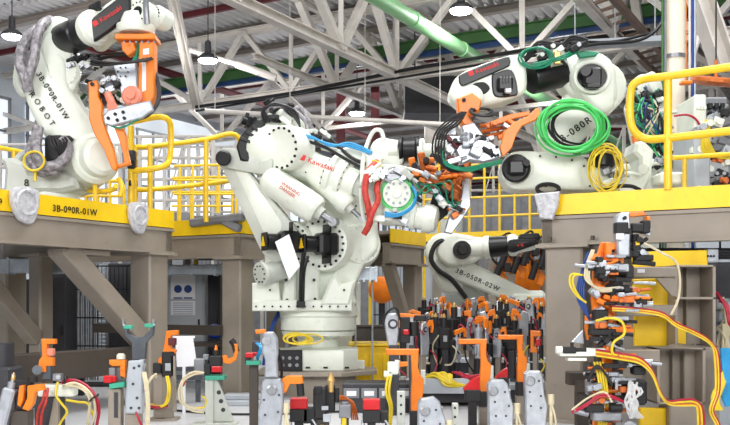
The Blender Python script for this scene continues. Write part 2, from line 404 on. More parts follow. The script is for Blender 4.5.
# maroon columns far off
for i, (px, lab) in enumerate(((341, 'left of two thin maroon columns behind the centre robot'), (375, 'right of two thin maroon columns behind the centre robot'))):
    Yq = 30+i; x_ = (px-CX)/F*Yq; b = MB(); b.ibeam((x_, Yq, 0), (x_, Yq, ZR-.1), .3, .3, .03, up=V((1, 0, 0))); tag(b.build('steel_column', 'beam_red'), lab, 'column')
for px, Yq, lab in ((120, 34, 'pale column between the far windows left of the loop railing'), (285, 38, 'pale far column behind the shoulder of the centre robot'), (430, 33, 'pale far column above the yellow walkway'), (600, 40, 'pale far column behind the green cable coil')):
    x_ = (px-CX)/F*Yq; b = MB(); b.ibeam((x_, Yq, 0), (x_, Yq, ZR-.1), .4, .4, .03, up=V((1, 0, 0))); tag(b.build('steel_column', 'truss_white'), lab, 'column')
# high bay lamps
def lamp(px, py, Yq, s, lab):
    p = at(px, py, Yq); t = thing('high_bay_lamp', lab, 'lamp', p, 'hanging high bay lamps')
    b = MB(); b.lathe(p, ZD, [(0, s), (.05, s), (.12, s*.7), (.16, s*.35), (.42, s*.3), (.46, s*.1)], 20); b.build('housing', 'dark_grey', t)
    b = MB(); b.lathe(p-ZD*.05, ZD, [(0, s*.85), (.045, s*.95)], 20); b.build('lens', 'lamp_glow', t)
    b = MB(); b.cyl(p+ZD*.45, V((p.x, p.y, ZR)), .012, seg=6); b.build('cable', 'black', t)
    l = bpy.data.lights.new('lamp_light', 'POINT'); l.energy = 120; l.shadow_soft_size = .3; o = bpy.data.objects.new('lamp_light', l); C.objects.link(o); o.parent = t; o.location = (0, 0, -.35)
lamp(208, 60, 21.0, .24, 'hanging lamp glowing left of the centre robot, right of the leaning beige strut')
lamp(461, 10, 19.0, .25, 'glowing lamp at the top edge beside the light green pipe')
lamp(357, 113, 27.0, .25, 'small glowing lamp low behind the centre robot forearm')
lamp(563, 85, 24.0, .25, 'glowing lamp showing under the forearm of the upper right robot')
lamp(12, 36, 20.0, .22, 'glowing lamp at the far left behind the grey sleeves')

# ---------------- platforms ----------------
ZT = 2.12
def platform(lab, u0, u1, v0, v1, faces, name='robot_platform'):
    t = thing(name, lab, 'platform', G((u0+u1)/2, (v0+v1)/2, 0))
    b = MB(); b.box(G((u0+u1)/2, (v0+v1)/2, ZT-.03), (u1-u0-.06, v1-v0-.06, .04), (UD, VD, ZD)); b.build('deck_plate', 'taupe', t)
    def edge(a, c, nrm):
        b = MB(); b.bar(a+ZD*(ZT-.075)+nrm*.012, c+ZD*(ZT-.075)+nrm*.012, .022, .19); b.build('toe_board', 'yellow', t)
        b = MB(); o = nrm*-.06
        b.bar(a+ZD*(ZT-.31)+o, c+ZD*(ZT-.31)+o, .12, .27, bev=.012); b.bar(a+ZD*(ZT-.195)-nrm*.05, c+ZD*(ZT-.195)-nrm*.05, .15, .03)
        b.bar(a+ZD*(ZT-.445)-nrm*.05, c+ZD*(ZT-.445)-nrm*.05, .16, .025); b.build('edge_beam', 'taupe', t)
    if 'v1' in faces: edge(G(u0, v1, 0), G(u1, v1, 0), VD)
    if 'u0' in faces: edge(G(u0, v0, 0), G(u0, v1, 0), -UD)
    if 'v0' in faces: edge(G(u0, v0, 0), G(u1, v0, 0), -VD)
    if 'u1' in faces: edge(G(u1, v0, 0), G(u1, v1, 0), UD)
    b = MB(); uu = u0+.5
    while uu < u1-.2: b.ibeam(G(uu, v0+.1, ZT-.17), G(uu, v1-.12, ZT-.17), .12, .22, .015); uu += .9
    b.build('floor_joists', 'taupe_dark', t)
    return t
def column(t, u, v, w_=.3, mt='taupe', z1=None):
    z1 = z1 or ZT-.45
    b = MB(); b.box(G(u, v, z1/2), (w_, w_, z1), (UD, VD, ZD), .02); b.box(G(u, v, .015), (w_+.16, w_+.16, .03), (UD, VD, ZD)); b.box(G(u, v, z1-.012), (w_+.14, w_+.14, .03), (UD, VD, ZD)); b.build('column', mt, t)
def brace(t, p, q, w_=.2, mt='taupe'):
    b = MB(); b.bar(p, q, w_, w_*.8, bev=.012); b.build('brace', mt, t)
# left platform
P1 = platform('near left robot platform with a yellow edge board marked in black', 3.0, 7.68, -9.6, -6.82, ('v1', 'u1'))
column(P1, 7.5, -7.0); column(P1, 7.5, -9.3, mt='taupe'); column(P1, 4.0, -7.0, mt='taupe'); column(P1, 7.13, -8.3, .2)
brace(P1, G(6.25, -7.0, ZT-.45), G(7.38, -7.0, .72), .24); brace(P1, G(6.1, -8.3, ZT-.45), G(7.05, -8.3, .7), .2)
b = MB(); b.box(G(6.5, -7.0, ZT-.49), (.62, .22, .05), (UD, VD, ZD)); b.build('brace_shoe', 'taupe', P1)
b = MB(); b.bar(G(4.2, -7.05, .5), G(7.36, -7.05, .5), .16, .28, bev=.01); b.build('tie_rail', 'taupe_dark', P1)
lettering('lettering', '3B-090R-01W', at(56, 210.5, 1)*0+G(5.97, -6.792, ZT-.125), UD, ZD, .062, 'letter_black', P1, 1.1)
lettering('lettering', '-09', G(5.28, -6.792, ZT-.125), UD, ZD, .062, 'letter_black', P1, 1.1)
# plastic wraps over rail sockets (things hanging on the beam)
def wrap(u, v, lab, s=1):
    b = MB(); c = G(u, v, ZT-.06)
    b.prism(cat([c+UD*(-.12*s)+ZD*.1, c+UD*.11*s+ZD*.11, c+UD*.13*s-ZD*.02, c+UD*.07*s-ZD*.2, c-UD*.05*s-ZD*.19, c-UD*.13*s-ZD*.06], 4, True), VD*.07, .02, 2)
    b.torus(c+VD*.07-ZD*.02, VD, .1*s, .018, 16, 6); b.box(c-VD*.02-ZD*.03, (.14*s, .06, .2), (UD, VD, ZD), .02)
    tag(b.build('plastic_cover', 'plastic_wrap'), lab, 'plastic cover')
wrap(5.62, -6.79, 'crumpled clear plastic cover bound on the yellow edge left of the black marking', 1.1)
wrap(7.07, -6.79, 'crumpled clear plastic cover on the yellow edge below the loop railing', .95)
# second left platform
P2 = platform('second left platform with its corner column beside the centre robot', 8.66, 10.6, -9.2, -6.62, ('u0', 'v1'))
column(P2, 8.84, -6.8, .29); column(P2, 10.3, -6.85, .25); column(P2, 8.9, -8.3, .2)
b = MB(); b.bar(G(8.66-.03, -9, .78), G(8.66-.03, -6.9, .78), .08, .12); b.build('tie_rail', 'taupe_dark', P2)
b = MB(); b.bar(G(8.62, -7.35, ZT-.02), G(8.62, -6.55, ZT+.02), .12, .1, bev=.02); b.bar(G(8.62, -6.98, ZT+.05), G(8.62, -6.6, ZT-.12), .1, .1, bev=.02)
tag(b.build('rail_bracket', 'mid_grey'), 'grey steel bracket folded over the corner of the second left platform', 'bracket')
# middle small platform
P3 = platform('small middle platform with brace, right of the centre robot', 11.0, 12.1, -8.2, -5.84, ('v1', 'u1'))
column(P3, 11.98, -5.98, .22); column(P3, 11.2, -7.9, .22); brace(P3, G(11.15, -5.95, ZT-.45), G(11.9, -5.95, .5), .17, 'taupe')
# right platform
P4 = platform('near right robot platform with broad yellow edge board', 8.27, 11.2, -2.76, 3.2, ('u0', 'v0'))
column(P4, 8.46, -2.55, .36); column(P4, 8.5, 2.6, .3); column(P4, 11.0, -2.5, .25)
b = MB()
for q in (-1, 1): b.cyl(G(8.2, -2.45+q*.2, ZT-.42), G(8.2, -2.45+q*.2, ZT-.38), .02, seg=6)
b.lathe(G(8.33, -2.22, .0), ZD, [(0, .09), (ZT-.47, .09)], 20); b.build('corner_tube', 'taupe_dark', P4)
b = MB(); b.box(G(8.22, -2.7, ZT-.06), (.06, .16, .2), (UD, VD, ZD), .02); b.prism([G(8.21, -2.8, ZT+.03), G(8.21, -2.55, ZT+.04), G(8.21, -2.57, ZT-.1), G(8.21, -2.62, ZT-.22), G(8.21, -2.74, ZT-.2)], -UD*.05, .01)
tag(b.build('plastic_cover', 'plastic_wrap'), 'clear plastic bag taped over the left corner of the right platform', 'plastic cover')
# ---------------- robots ----------------
def offy(p, d): return V(p)+V((0, d, 0))
def drum(b, p, ax, r, h, rim=.02):
    """bearing drum with a stepped rim, front face at p, facing ax"""
    ax = V(ax).normalized(); b.lathe(V(p)-ax*h, ax, [(0, r*.96), (h*.15, r), (h*.75, r), (h*.85, r-rim*.5), (h, r-rim)], 32)
def motor(parent, p, ax, s=.1, nm='motor'):
    ax = V(ax).normalized(); x, y, z = frame(ax); b = MB()
    b.box(p+ax*s*.5, (s*2, s*2, s), (x, y, z), .012); b.box(p+ax*s*1.3, (s*1.55, s*1.7, s*.7), (x, y, z), .012)
    b.cyl(p+ax*s*1.6, p+ax*s*2.4, s*.62, seg=16); b.cyl(p+ax*s*1.8+y*s*.5, p+ax*s*1.8+y*s*1.3, s*.3, seg=10)
    for i in range(3): b.box(p+ax*s*(.25+.3*i), (s*2.08, s*2.08, s*.08), (x, y, z))
    return b.build(nm, 'black', parent)

# ===== centre robot (R2), Y about 10.4 =====
Y0 = 10.4
ped = thing('robot_pedestal', 'low octagonal steel pedestal under the centre white robot', 'pedestal', at(317, 400, Y0)*1)
pc = V(((318-CX)/F*Y0, Y0+.1, 0))
b = MB(); R = .72
oc = [pc+V((math.cos(a)*R*1.02, math.sin(a)*R*.85, .30)) for a in [PI/8+PI/4*k for k in range(8)]]
b.prism(oc, (0, 0, .05), .006); b.build('top_plate', 'taupe', ped)
b = MB(); oc = [pc+V((math.cos(a)*.47, math.sin(a)*.42, 0)) for a in [PI/8+PI/4*k for k in range(8)]]
b.prism(oc, (0, 0, .3), .006)
b.build('pedestal_body', 'taupe', ped)
r2 = thing('industrial_robot', 'large white heavy robot standing on the octagonal pedestal in the centre', 'robot', pc+ZD*.35)
bc = pc+ZD*.35
b = MB()
b.prism([bc+V((x, y, 0)) for x, y in ((-.36, -.38), (.30, -.38), (.46, -.2), (.46, .3), (.3, .42), (-.36, .42))], (0, 0, .24), .02, 2)
b.box(bc+V((-.44, -.1, .12)), (.22, .42, .24), bev=.015)
b.lathe(bc+ZD*.24, ZD, [(0, .33), (.02, .25), (.11, .24), (.14, .27), (.155, .42), (.2, .43)], 40)
b.bolts(bc+V((0, 0, .405)), ZD, .0, 1)
for i in range(30):
    a = 2*PI*i/30; b.cyl(bc+V((math.cos(a)*.4, math.sin(a)*.4, .385)), bc+V((math.cos(a)*.4, math.sin(a)*.4, .41)), .012, seg=6)
for x_ in (-.1, .1, .34): b.m(1).box(bc+V((x_, -.383, .04)), (.05, .02, .02)).m(0)
b.box(bc+V((.49, -.05, .05)), (.1, .1, .1), bev=.01)
b.build('base', ['robot_white', 'black'], r2)
b = MB(); b.box(bc+V((-.31, -.392, .12)), (.3, .03, .24), bev=.006); b.m(1)
for i in range(3):
    for k in range(2): b.cyl(bc+V((-.38+i*.08, -.405, .07+k*.08)), bc+V((-.38+i*.08, -.42, .07+k*.08)), .02, seg=10)
b.build('connector_panel', ['black', 'steel'], r2)
b = MB(); b.lathe(bc+ZD*.44, ZD, [(0, .4), (.02, .44), (.16, .44), (.18, .46), (.28, .46)], 40)
b.build('turntable', 'robot_white', r2)
# swing body
b = MB()
b.pp([(252, 300), (252, 311), (352, 311), (352, 300)], Y0-.42, .9, .015)
b.pp([(272, 304), (350, 306), (354, 290), (364, 266), (377, 250), (378, 236), (376, 208), (366, 190), (350, 184), (334, 194), (318, 204), (302, 222), (286, 224), (268, 240), (264, 262), (268, 282)], Y0-.2, .5, .05, True, 3)
b.pp([(252, 283), (278, 280), (282, 309), (252, 309)], Y0-.40, .12, .015)
b.pp([(318, 306), (350, 306), (356, 280), (341, 284), (336, 272), (330, 280), (322, 300)], Y0-.44, .3, .03)
b.pp([(281, 308), (296, 308), (296, 262), (286, 262)], Y0-.36, .2, .02); b.pp([(300, 308), (318, 308), (320, 262), (304, 262)], Y0-.36, .2, .02)
for px, py in ((286, 280), (314, 280), (287, 300), (315, 299)): b.m(1).cyl(at(px, py, Y0-.37), at(px, py, Y0-.4), .018, seg=8).m(0)
for i in range(12): b.m(1).cyl(at(256+i*8.2, 306.5, Y0-.42), at(256+i*8.2, 306.5, Y0-.44), .012, seg=6).m(0)
b.build('swing_body', ['robot_white', 'black'], r2)
AX = V((-.28, -.95, -.05)).normalized()
b = MB(); drum(b, at(322, 244, Y0-.42), AX, .31, .25); b.m(1).bolts(at(322, 244, Y0-.415), AX, .25, 22, .016, .015)
b.build('shoulder_drum', ['robot_white', 'black'], r2)
b = MB(); drum(b, at(290, 243, Y0-.4), AX, .25, .2); b.m(1).bolts(at(290, 243, Y0-.395), AX, .205, 18, .015, .015)
b.build('rear_drum', ['robot_white', 'black'], r2)
b = MB(); drum(b, at(362, 244, Y0-.2), V((.35, -.9, 0)), .27, .4, .05); b.m(1).bolts(at(362, 244, Y0-.19), V((.35, -.9, 0)), .19, 16, .012, .012); b.build('side_drum', ['robot_white', 'robot_grey'], r2)
def big_motor(px, py, Y, lab):
    b = MB(); c = at(px, py, Y); x, y, z = frame(V((-.9, -.45, 0)).normalized())
    b.box(c+V((.1, .02, 0)), (.23, .24, .23), (x, y, z), .03); b.cyl(c+z*.0, c+z*.15, .09, seg=16); b.box(c+z*.11, (.14, .14, .09), (x, y, z), .015)
    b.m(1).prism([c+z*.185+y*.06, c+z*.185-y*.05+x*.06, c+z*.185-y*.05-x*.06], z*.006).m(0)
    b.box(c+z*.17, (.16, .2, .02), (x, y, z), .004)
    for i in range(4): b.box(c+V((.1, .02, -.09+i*.06)), (.24, .25, .015), (x, y, z))
    return b.build('joint_motor', ['black', 'yellow'], r2)
big_motor(317, 244, Y0-.52, ''); big_motor(279, 242, Y0-.5, '')
b = MB(); b.tube([at(304, 252, Y0-.62), at(302, 268, Y0-.6), at(301, 290, Y0-.58), at(301, 302, Y0-.5)], .025); b.tube([at(308, 256, Y0-.62), at(304, 272, Y0-.61), at(303, 300, Y0-.5)], .018); b.box(at(301, 304, Y0-.5), (.09, .1, .08), bev=.01)
b.build('motor_cable', 'black', r2)
b = MB(); b.pp([(275, 242), (289, 234), (300, 266), (289, 280)], Y0-.66, .004, 0)
tag(b.build('paper_sheet', 'paper'), 'white paper sheet taped slanting on the motors of the centre robot', 'paper')
# rear counter link with black end cap
b = MB(); b.link(at(228, 158, Y0-.3), .1, at(284, 240, Y0-.3), .24, AX, .1); b.build('counter_link', 'robot_grey', r2)
b = MB(); b.link(at(236, 162, Y0-.37), .05, at(275, 226, Y0-.37), .12, AX, .03, .01); b.build('link_rib', 'robot_white', r2)
b = MB(); b.link(at(227, 158, Y0-.36), .11, at(268, 164, Y0-.36), .13, AX, .12); b.build('lever_arm', 'robot_grey', r2)
b = MB(); b.cyl(at(225, 158, Y0-.36), at(223, 158, Y0-.52), .085, seg=20, bev=.015); b.build('pivot_cap', 'black', r2)
# lower arm and second column behind
b = MB(); b.link(at(280, 150, Y0-.05), .16, at(334, 226, Y0-.05), .26, V((0, -1, 0)), .26, .04, 3); b.build('lower_arm', 'robot_white', r2)
def balancer(p, q, r, rodend, lab):
    t = V(q)-V(p); L = t.length; b = MB()
    b.lathe(p, t, [(-.04, r*.3), (-.03, r*.55), (0, r*.82), (.04, r*.97), (.07, r), (L*.7, r), (L*.71, r*1.02), (L*.75, r*1.02), (L*.76, r), (L-.07, r), (L-.03, r*.95), (L, r*.8), (L, r*.3)], 32); o = b.build('balancer_cylinder', 'robot_white', r2)
    b = MB(); b.cyl(q, rodend, r*.22, seg=14); e = V(rodend); b.cyl(e+AX*.03, e-AX*.08, r*.3, seg=16); b.build('balancer_rod', 'steel', o)
    b = MB(); d = t.normalized(); b.lathe(V(q), t, [(0, r*.5), (.06, r*.42)], 20); b.build('gland_ring', 'robot_grey', o)
    return o
bl = balancer(at(267, 178, Y0-.5), at(318, 212, Y0-.62), .165, at(333, 222, Y0-.66), '')
balancer(at(306, 166, Y0-.38), at(349, 207, Y0-.52), .12, at(362, 219, Y0-.56), '')
# warning print on the balancer
d = (at(318, 212, Y0-.62)-at(267, 178, Y0-.5)).normalized(); 
lettering('warning_print', 'WARNING', at(281, 184, Y0-.73)+V((0, -.0, 0)), d, ZD, .035, 'hose_red', bl); lettering('warning_print', 'DANGER', at(279, 188, Y0-.725), d, ZD, .035, 'hose_red', bl)
# elbow housing and forearm
d = (at(372, 184, Y0-.5)-at(262, 140, Y0-.2)).normalized(); fx, fy, fz = frame(d)
b = MB(); p = at(250, 142, Y0-.2)
b.lathe(p, d, [(0, .2), (.04, .26), (.12, .31), (.34, .33), (.42, .31), (.5, .24), (.56, .2), (.95, .155), (1.1, .155)], 36)
b.pp([(243, 148), (250, 132), (270, 122), (296, 128), (304, 142), (302, 160), (292, 170), (262, 172), (246, 164)], Y0-.42, .5, .05, True, 3)
b.build('elbow_housing', 'robot_white', r2)
b = MB(); b.m(0); c = at(288, 150, Y0-.5)
drum(b, at(281, 148, Y0-.62), V((-.55, -.83, -.1)), .25, .3); b.m(1).bolts(at(281, 148, Y0-.615), V((-.55, -.83, -.1)), .215, 18, .016, .016, .2); b.build('elbow_drum', ['robot_white', 'black'], r2)
b = MB(); q = p+d*1.1
b.lathe(q, d, [(-.22, .165), (-.12, .17), (-.08, .23), (-.02, .235), (0, .2), (.05, .2), (.06, .225), (.11, .225), (.13, .17), (.26, .15)], 36)
for k in range(18):
    a = 2*PI*k/18; s_ = q+d*.11+(fx*math.cos(a)+fy*math.sin(a))*.2; b.m(1).cyl(s_, s_+d*.012, .012, seg=6)
    s_ = q-d*.08+(fx*math.cos(a)+fy*math.sin(a))*.205; b.m(1).cyl(s_, s_-d*.02, .014, seg=6)
b.build('forearm_flange', ['robot_white', 'black'], r2)
b = MB(); b.lathe(q+d*.22, d, [(0, .14), (.05, .13), (.4, .12), (.42, .14), (.46, .14)], 6); b.build('forearm_tube', 'robot_grey', r2)
pt = at(298, 158, Y0-.73); dd = (at(326, 168, Y0-.73)-pt).normalized()
lettering('lettering', '■ Kawasaki', pt+V((0, .06, 0)), dd, ZD, .058, 'letter_red', r2)
# black motor housing on the back of the elbow
b = MB(); b.pp([(236, 146), (240, 136), (257, 118), (266, 120), (262, 134), (249, 163), (240, 160)], Y0-.5, .42, .02)
for i in range(3): b.pp([(239+i*6, 139-i*6), (241+i*6, 136.5-i*6), (252+i*3, 141-i*6), (251+i*3, 144-i*6)], Y0-.53, .03, .004)
b.build('motor_housing', 'black', r2)
b = MB(); b.pp([(258, 126), (264, 112), (278, 108), (292, 112), (304, 122), (306, 134), (290, 138), (262, 136)], Y0-.1, .35, .04, True, 2); b.build('head_cover', 'robot_white', r2)
motor(r2, at(274, 113, Y0-.15), V((-.5, -.3, .75)), .07); motor(r2, at(289, 116, Y0-.1), V((.2, -.4, .8)), .06)
motor(r2, at(256, 126, Y0-.2), V((-.8, -.4, .3)), .075)
b = MB()
b.tube([at(262, 118, Y0-.4), at(276, 106, Y0-.45), at(292, 110, Y0-.4), at(306, 122, Y0-.35), at(308, 138, Y0-.35)], .028)
b.tube([at(292, 112, Y0-.4), at(300, 108, Y0-.3), at(308, 120, Y0-.3), at(312, 134, Y0-.3), at(304, 146, Y0-.4)], .03)
b.build('dress_hose', 'sleeve_grey', r2)
b = MB()
for i in range(3): b.tube([at(266+i*2, 122, Y0-.45), at(262+i, 112-i*2, Y0-.5), at(275+i*3, 103+i, Y0-.5), at(290+i*3, 112, Y0-.5), at(300, 126+i, Y0-.5)], .012, 6)
b.build('signal_cable', 'black', r2)
b = MB()
for i in range(3): b.tube([at(281, 131+i*2, Y0-.55), at(310, 136+i, Y0-.6), at(330, 146-i, Y0-.62), at(350, 143+i*2, Y0-.62), at(372, 152+i, Y0-.6)], .013, 6)
b.build('air_hose', 'cable_blue', r2)
b = MB()
b.tube([at(322, 128, Y0-.2), at(330, 138, Y0-.3), at(338, 146, Y0-.4), at(352, 158, Y0-.5), at(366, 164, Y0-.5)], .022)
b.tube([at(296, 138, Y0-.55), at(322, 146, Y0-.6), at(344, 158, Y0-.6), at(362, 168, Y0-.6)], .018); b.build('dress_hose', 'matt_black', r2)
b = MB(); b.pp([(334, 150), (350, 146), (362, 150), (374, 160), (372, 170), (356, 164), (336, 158)], Y0-.45, .14, .02); b.pp([(366, 158), (378, 150), (384, 158), (374, 172), (366, 170)], Y0-.6, .1, .02)
b.build('hose_bracket', 'robot_white', r2)
# wrist
b = MB(); wp = q+d*.66
b.lathe(q+d*.6, d, [(0, .13), (.03, .17), (.16, .18), (.2, .15), (.34, .14)], 28); b.build('wrist_housing', 'robot_white', r2)
b = MB(); b.lathe(at(384, 211, Y0-.6), at(432, 219, Y0-.7)-at(384, 211, Y0-.6), [(0, .1), (.03, .13), (.3, .13), (.31, .15), (.36, .15), (.37, .13), (.44, .13), (.45, .155), (.52, .155), (.58, .13), (.6, .08)], 32)
b.pp([(376, 200), (396, 206), (416, 208), (418, 218), (400, 224), (380, 222)], Y0-.62, .2, .03, True, 2)
b.build('wrist_drum', 'robot_white', r2)
gc = at(397, 194, Y0-.75); gax = V((-.1, -1, .1)).normalized()
b = MB(); b.lathe(gc-gax*.1, gax, [(0, .19), (.1, .19), (.1, .15)], 10); b.build('tool_changer', 'cable_green', r2)
b = MB(); b.lathe(gc-gax*.02, gax, [(0, .15), (.05, .15), (.05, .05), (.07, .05)], 28); b.m(1).bolts(gc+gax*.03, gax, .11, 10, .015, .012); b.build('tool_flange', ['robot_white', 'steel'], r2)
b = MB()
for i in range(3): b.tube([at(385, 212+i*2, Y0-.8), at(398, 214+i, Y0-.86), at(412, 206+i, Y0-.86), at(416, 194+i, Y0-.84), at(412, 186, Y0-.8)], .013, 6)
b.build('air_hose', 'cable_blue', r2)
# red protected hoses on the right of the robot
b = MB()
b.tube([at(377, 162, Y0-.6), at(368, 172, Y0-.75), at(365, 190, Y0-.8), at(368, 206, Y0-.8), at(370, 222, Y0-.75), at(364, 234, Y0-.7)], .035, 10)
b.tube([at(380, 176, Y0-.6), at(377, 188, Y0-.78), at(378, 200, Y0-.8), at(372, 214, Y0-.85), at(367, 230, Y0-.8)], .032, 10)
b.build('hose', 'hose_red', r2)
b = MB()
for px, py in ((377, 162), (380, 176)): b.torus(at(px, py, Y0-.6), V((.3, -.2, 1)), .045, .016, 14, 6); b.torus(at(px-1, py+3, Y0-.62), V((.3, -.2, 1)), .045, .016, 14, 6)
b.build('hose_collar', 'rail_yellow', r2)
b = MB(); b.tube([at(362, 186, Y0-.7), at(363, 160, Y0-.6), at(368, 142, Y0-.5), at(374, 131, Y0-.5), at(381, 131, Y0-.5), at(384, 140, Y0-.5)], .024, 8)
b.tube([at(368, 232, Y0-.6), at(362, 210, Y0-.62), at(361, 188, Y0-.66)], .024, 8); b.build('guide_pipe', 'robot_white', r2)
# small cylinder at the body foot
b = MB(); b.lathe(at(272, 272, Y0-.5), V((-.7, -.6, -.15)), [(-.2, .06), (-.18, .1), (0, .11), (.1, .11), (.12, .13), (.16, .13)], 22); b.pp([(268, 262), (288, 254), (292, 262), (276, 276)], Y0-.45, .1, .02); b.m(1).bolts(at(272, 272, Y0-.5)+V((-.7, -.6, -.15)).normalized()*.16, V((-.7, -.6, -.15)), .09, 10, .01, .01)
b.build('drain_unit', ['robot_grey', 'black'], r2)
b = MB()
for i in range(5): b.torus(at(295+i*1.2, 338+i*.5, Y0-.42-.012*i), V((.1, -1, .3+.1*i)), .13+.012*(i % 3), .009, 26, 6, ry=.06)
for i in range(2): b.torus(at(308, 339, Y0-.44-.012*i), V((-.1, -1, .5)), .17, .009, 26, 6, ry=.06)
tag(b.build('coiled_cable', 'cable_yellow'), 'yellow cable coil hung at the foot of the centre robot', 'cable')
b = MB()
for i in range(3): b.tube([at(263+i*2, 365, Y0-.1), at(266+i, 345, Y0-.15), at(272+i, 325, Y0-.1), at(278+i*2, 312, Y0)], .014, 6)
tag(b.build('floor_cables', 'cable_navy'), 'dark blue cables running up behind the left side of the centre pedestal', 'cable')

fittings(r2, 372, 176, 10, 8, Y0-.72, 7, 41, ('robot_white', 'robot_grey', 'silver', 'robot_white'), 1.2)
fittings(r2, 396, 176, 12, 5, Y0-.75, 6, 42, ('steel', 'robot_grey', 'silver'), 1.1)
fittings(r2, 400, 216, 22, 7, Y0-.72, 9, 43, ('robot_white', 'matt_black', 'silver', 'robot_grey'))
fittings(r2, 322, 140, 14, 8, Y0-.4, 6, 44, ('robot_white', 'robot_grey', 'matt_black'))
fittings(r2, 278, 116, 14, 6, Y0-.38, 8, 45, ('robot_white', 'matt_black', 'robot_grey', 'black'), 1.1)
b = MB(); b.pp([(384, 172), (398, 166), (406, 170), (402, 178), (388, 182)], Y0-.74, .08, .01); b.bolts(at(390, 175, Y0-.74), FR, .03, 4, .01, .01); b.build('valve_plate', 'steel', r2)
b = MB()
for px, py, q_ in ((262, 150, .52), (258, 158, .5), (270, 166, .5), (300, 143, .6), (306, 172, .5), (338, 196, .3), (346, 200, .3), (356, 206, .3), (366, 214, .25), (340, 264, .3), (348, 256, .3), (336, 232, .25), (270, 290, .45), (344, 290, .45)): b.cyl(at(px, py, Y0-q_+.02), at(px, py, Y0-q_-.015), .013, seg=8)
b.build('bolt_heads', 'black', r2)

# ===== gripper tool on centre robot: orange copper guns =====
tg = thing('welding_tool', 'cluttered copper and orange clamp tool held by the centre robot wrist', 'tool', at(440, 190, 9.9))
rnd = random.Random(3)
b = MB(); b.pp([(412, 176), (424, 168), (452, 178), (470, 196), (466, 204), (440, 196), (416, 188)], 9.95, .12, .015); b.build('frame', 'copper', tg)
for i in range(9):
    b = MB(); px = 414+i*5.8; py = 172+rnd.uniform(0, 26); p = at(px, py, 9.8+rnd.uniform(-.1, .15)); a = rnd.uniform(-.6, .6)
    b.bar(p, p+V((math.sin(a)*.2, -.05, math.cos(a)*.22)), .06, .07, bev=.008); b.cyl(p+V((0, -.06, .05)), p+V((.12, -.1, .02)), .03, seg=12); b.m(1).cyl(p+V((0, -.05, .1)), p+V((0, -.12, .12)), .035, seg=10)
    b.build('clamp_cylinder', [['orange', 'silver', 'copper'][i % 3], 'black'], tg)
b = MB(); b.pp([(444, 232), (450, 214), (460, 204), (464, 178), (470, 176), (471, 206), (462, 220), (452, 234)], 9.8, .1, .01); b.build('end_plate', 'silver', tg)
b = MB(); b.pp([(430, 205), (438, 180), (452, 186), (448, 214), (438, 222)], 9.9, .12, .01); b.build('side_plate', 'matt_black', tg)
b = MB()
for i in range(6): b.tube([at(408+i*6, 178+i*2, 9.7), at(416+i*7, 196-i*3, 9.6), at(428+i*5, 186+i*4, 9.62), at(440+i*4, 206-i, 9.7)], .01, 6)
b.build('cables', 'cable_teal', tg)
b = MB(); b.tube([at(380, 166, 9.8), at(400, 167, 9.7), at(420, 172, 9.7), at(445, 182, 9.7)], .018); b.build('hose', 'robot_white', tg)

fittings(tg, 436, 186, 22, 14, 9.68, 16, 46, ('copper', 'silver', 'orange', 'matt_black'))
fittings(tg, 452, 206, 10, 12, 9.7, 8, 47, ('silver', 'robot_white', 'copper', 'matt_black'))
# ===== left robot (R1) on the near left platform =====
Y1 = 9.45
r1 = thing('industrial_robot', 'white robot on the left platform lifting a black forearm to the top edge', 'robot', at(50, 200, Y1)*1)
r1.location.z = ZT
zb = ZT
b = MB()
cb = at(54, 190, Y1+.05); cb.z = ZT
b.box(cb+V((.0, 0, .03)), (.8, .6, .06), bev=.01); b.lathe(cb+ZD*.05, ZD, [(0, .3), (.05, .27), (.1, .27), (.12, .34)], 32); b.build('base', 'robot_white', r1)
b = MB(); b.pp([(2, 196), (4, 170), (0, 158), (12, 157), (26, 164), (30, 172), (60, 170), (76, 174), (78, 188), (60, 192), (22, 192), (10, 198)], Y1-.25, .55, .04); b.build('swing_frame', 'robot_grey', r1)
lettering('lettering', '8', at(24, 186, Y1-.26), V((1, 0, 0)), ZD, .07, 'letter_black', r1)
axd = V((.62, -.78, .02)).normalized()
b = MB(); cd = at(84, 163, Y1+.05)
b.lathe(cd-axd*.3, axd, [(0, .25), (.05, .27), (.3, .27), (.32, .29), (.36, .29), (.38, .27), (.62, .26), (.66, .22), (.66, .2), (.78, .19), (.82, .15)], 36); b.build('shoulder_drum', 'robot_white', r1)
b = MB(); c = at(92, 165, Y1-.36); b.prism([c+V((-.035, 0, -.03)), c+V((.035, 0, -.03)), c+V((0, 0, .04))], (0, -.006, 0)); o = b.build('warning_sign', 'yellow', r1)
# lower arm: broad slightly bowed casting
b = MB()
b.pp([(36, 56), (46, 48), (58, 50), (66, 62), (68, 84), (84, 112), (104, 140), (108, 156), (98, 168), (84, 170), (66, 158), (48, 142), (34, 120), (24, 96), (26, 72)], Y1-.2, .34, .06, True, 3)
b.build('lower_arm', 'robot_white', r1)
ex_ = V((.62, 0, -.78)).normalized(); ey_ = V((.78, 0, .62))
lettering('lettering', '3B-090R-01W', at(36, 74, Y1-.215), (at(76, 128, Y1)-at(42, 74, Y1)).normalized(), V((1, 0, .6)), .055, 'letter_black', r1, 1.25)
lettering('lettering', 'R O B O T', at(29, 94, Y1-.215), (at(64, 146, Y1)-at(30, 96, Y1)).normalized(), V((1, 0, .6)), .055, 'letter_black', r1, 1.15)
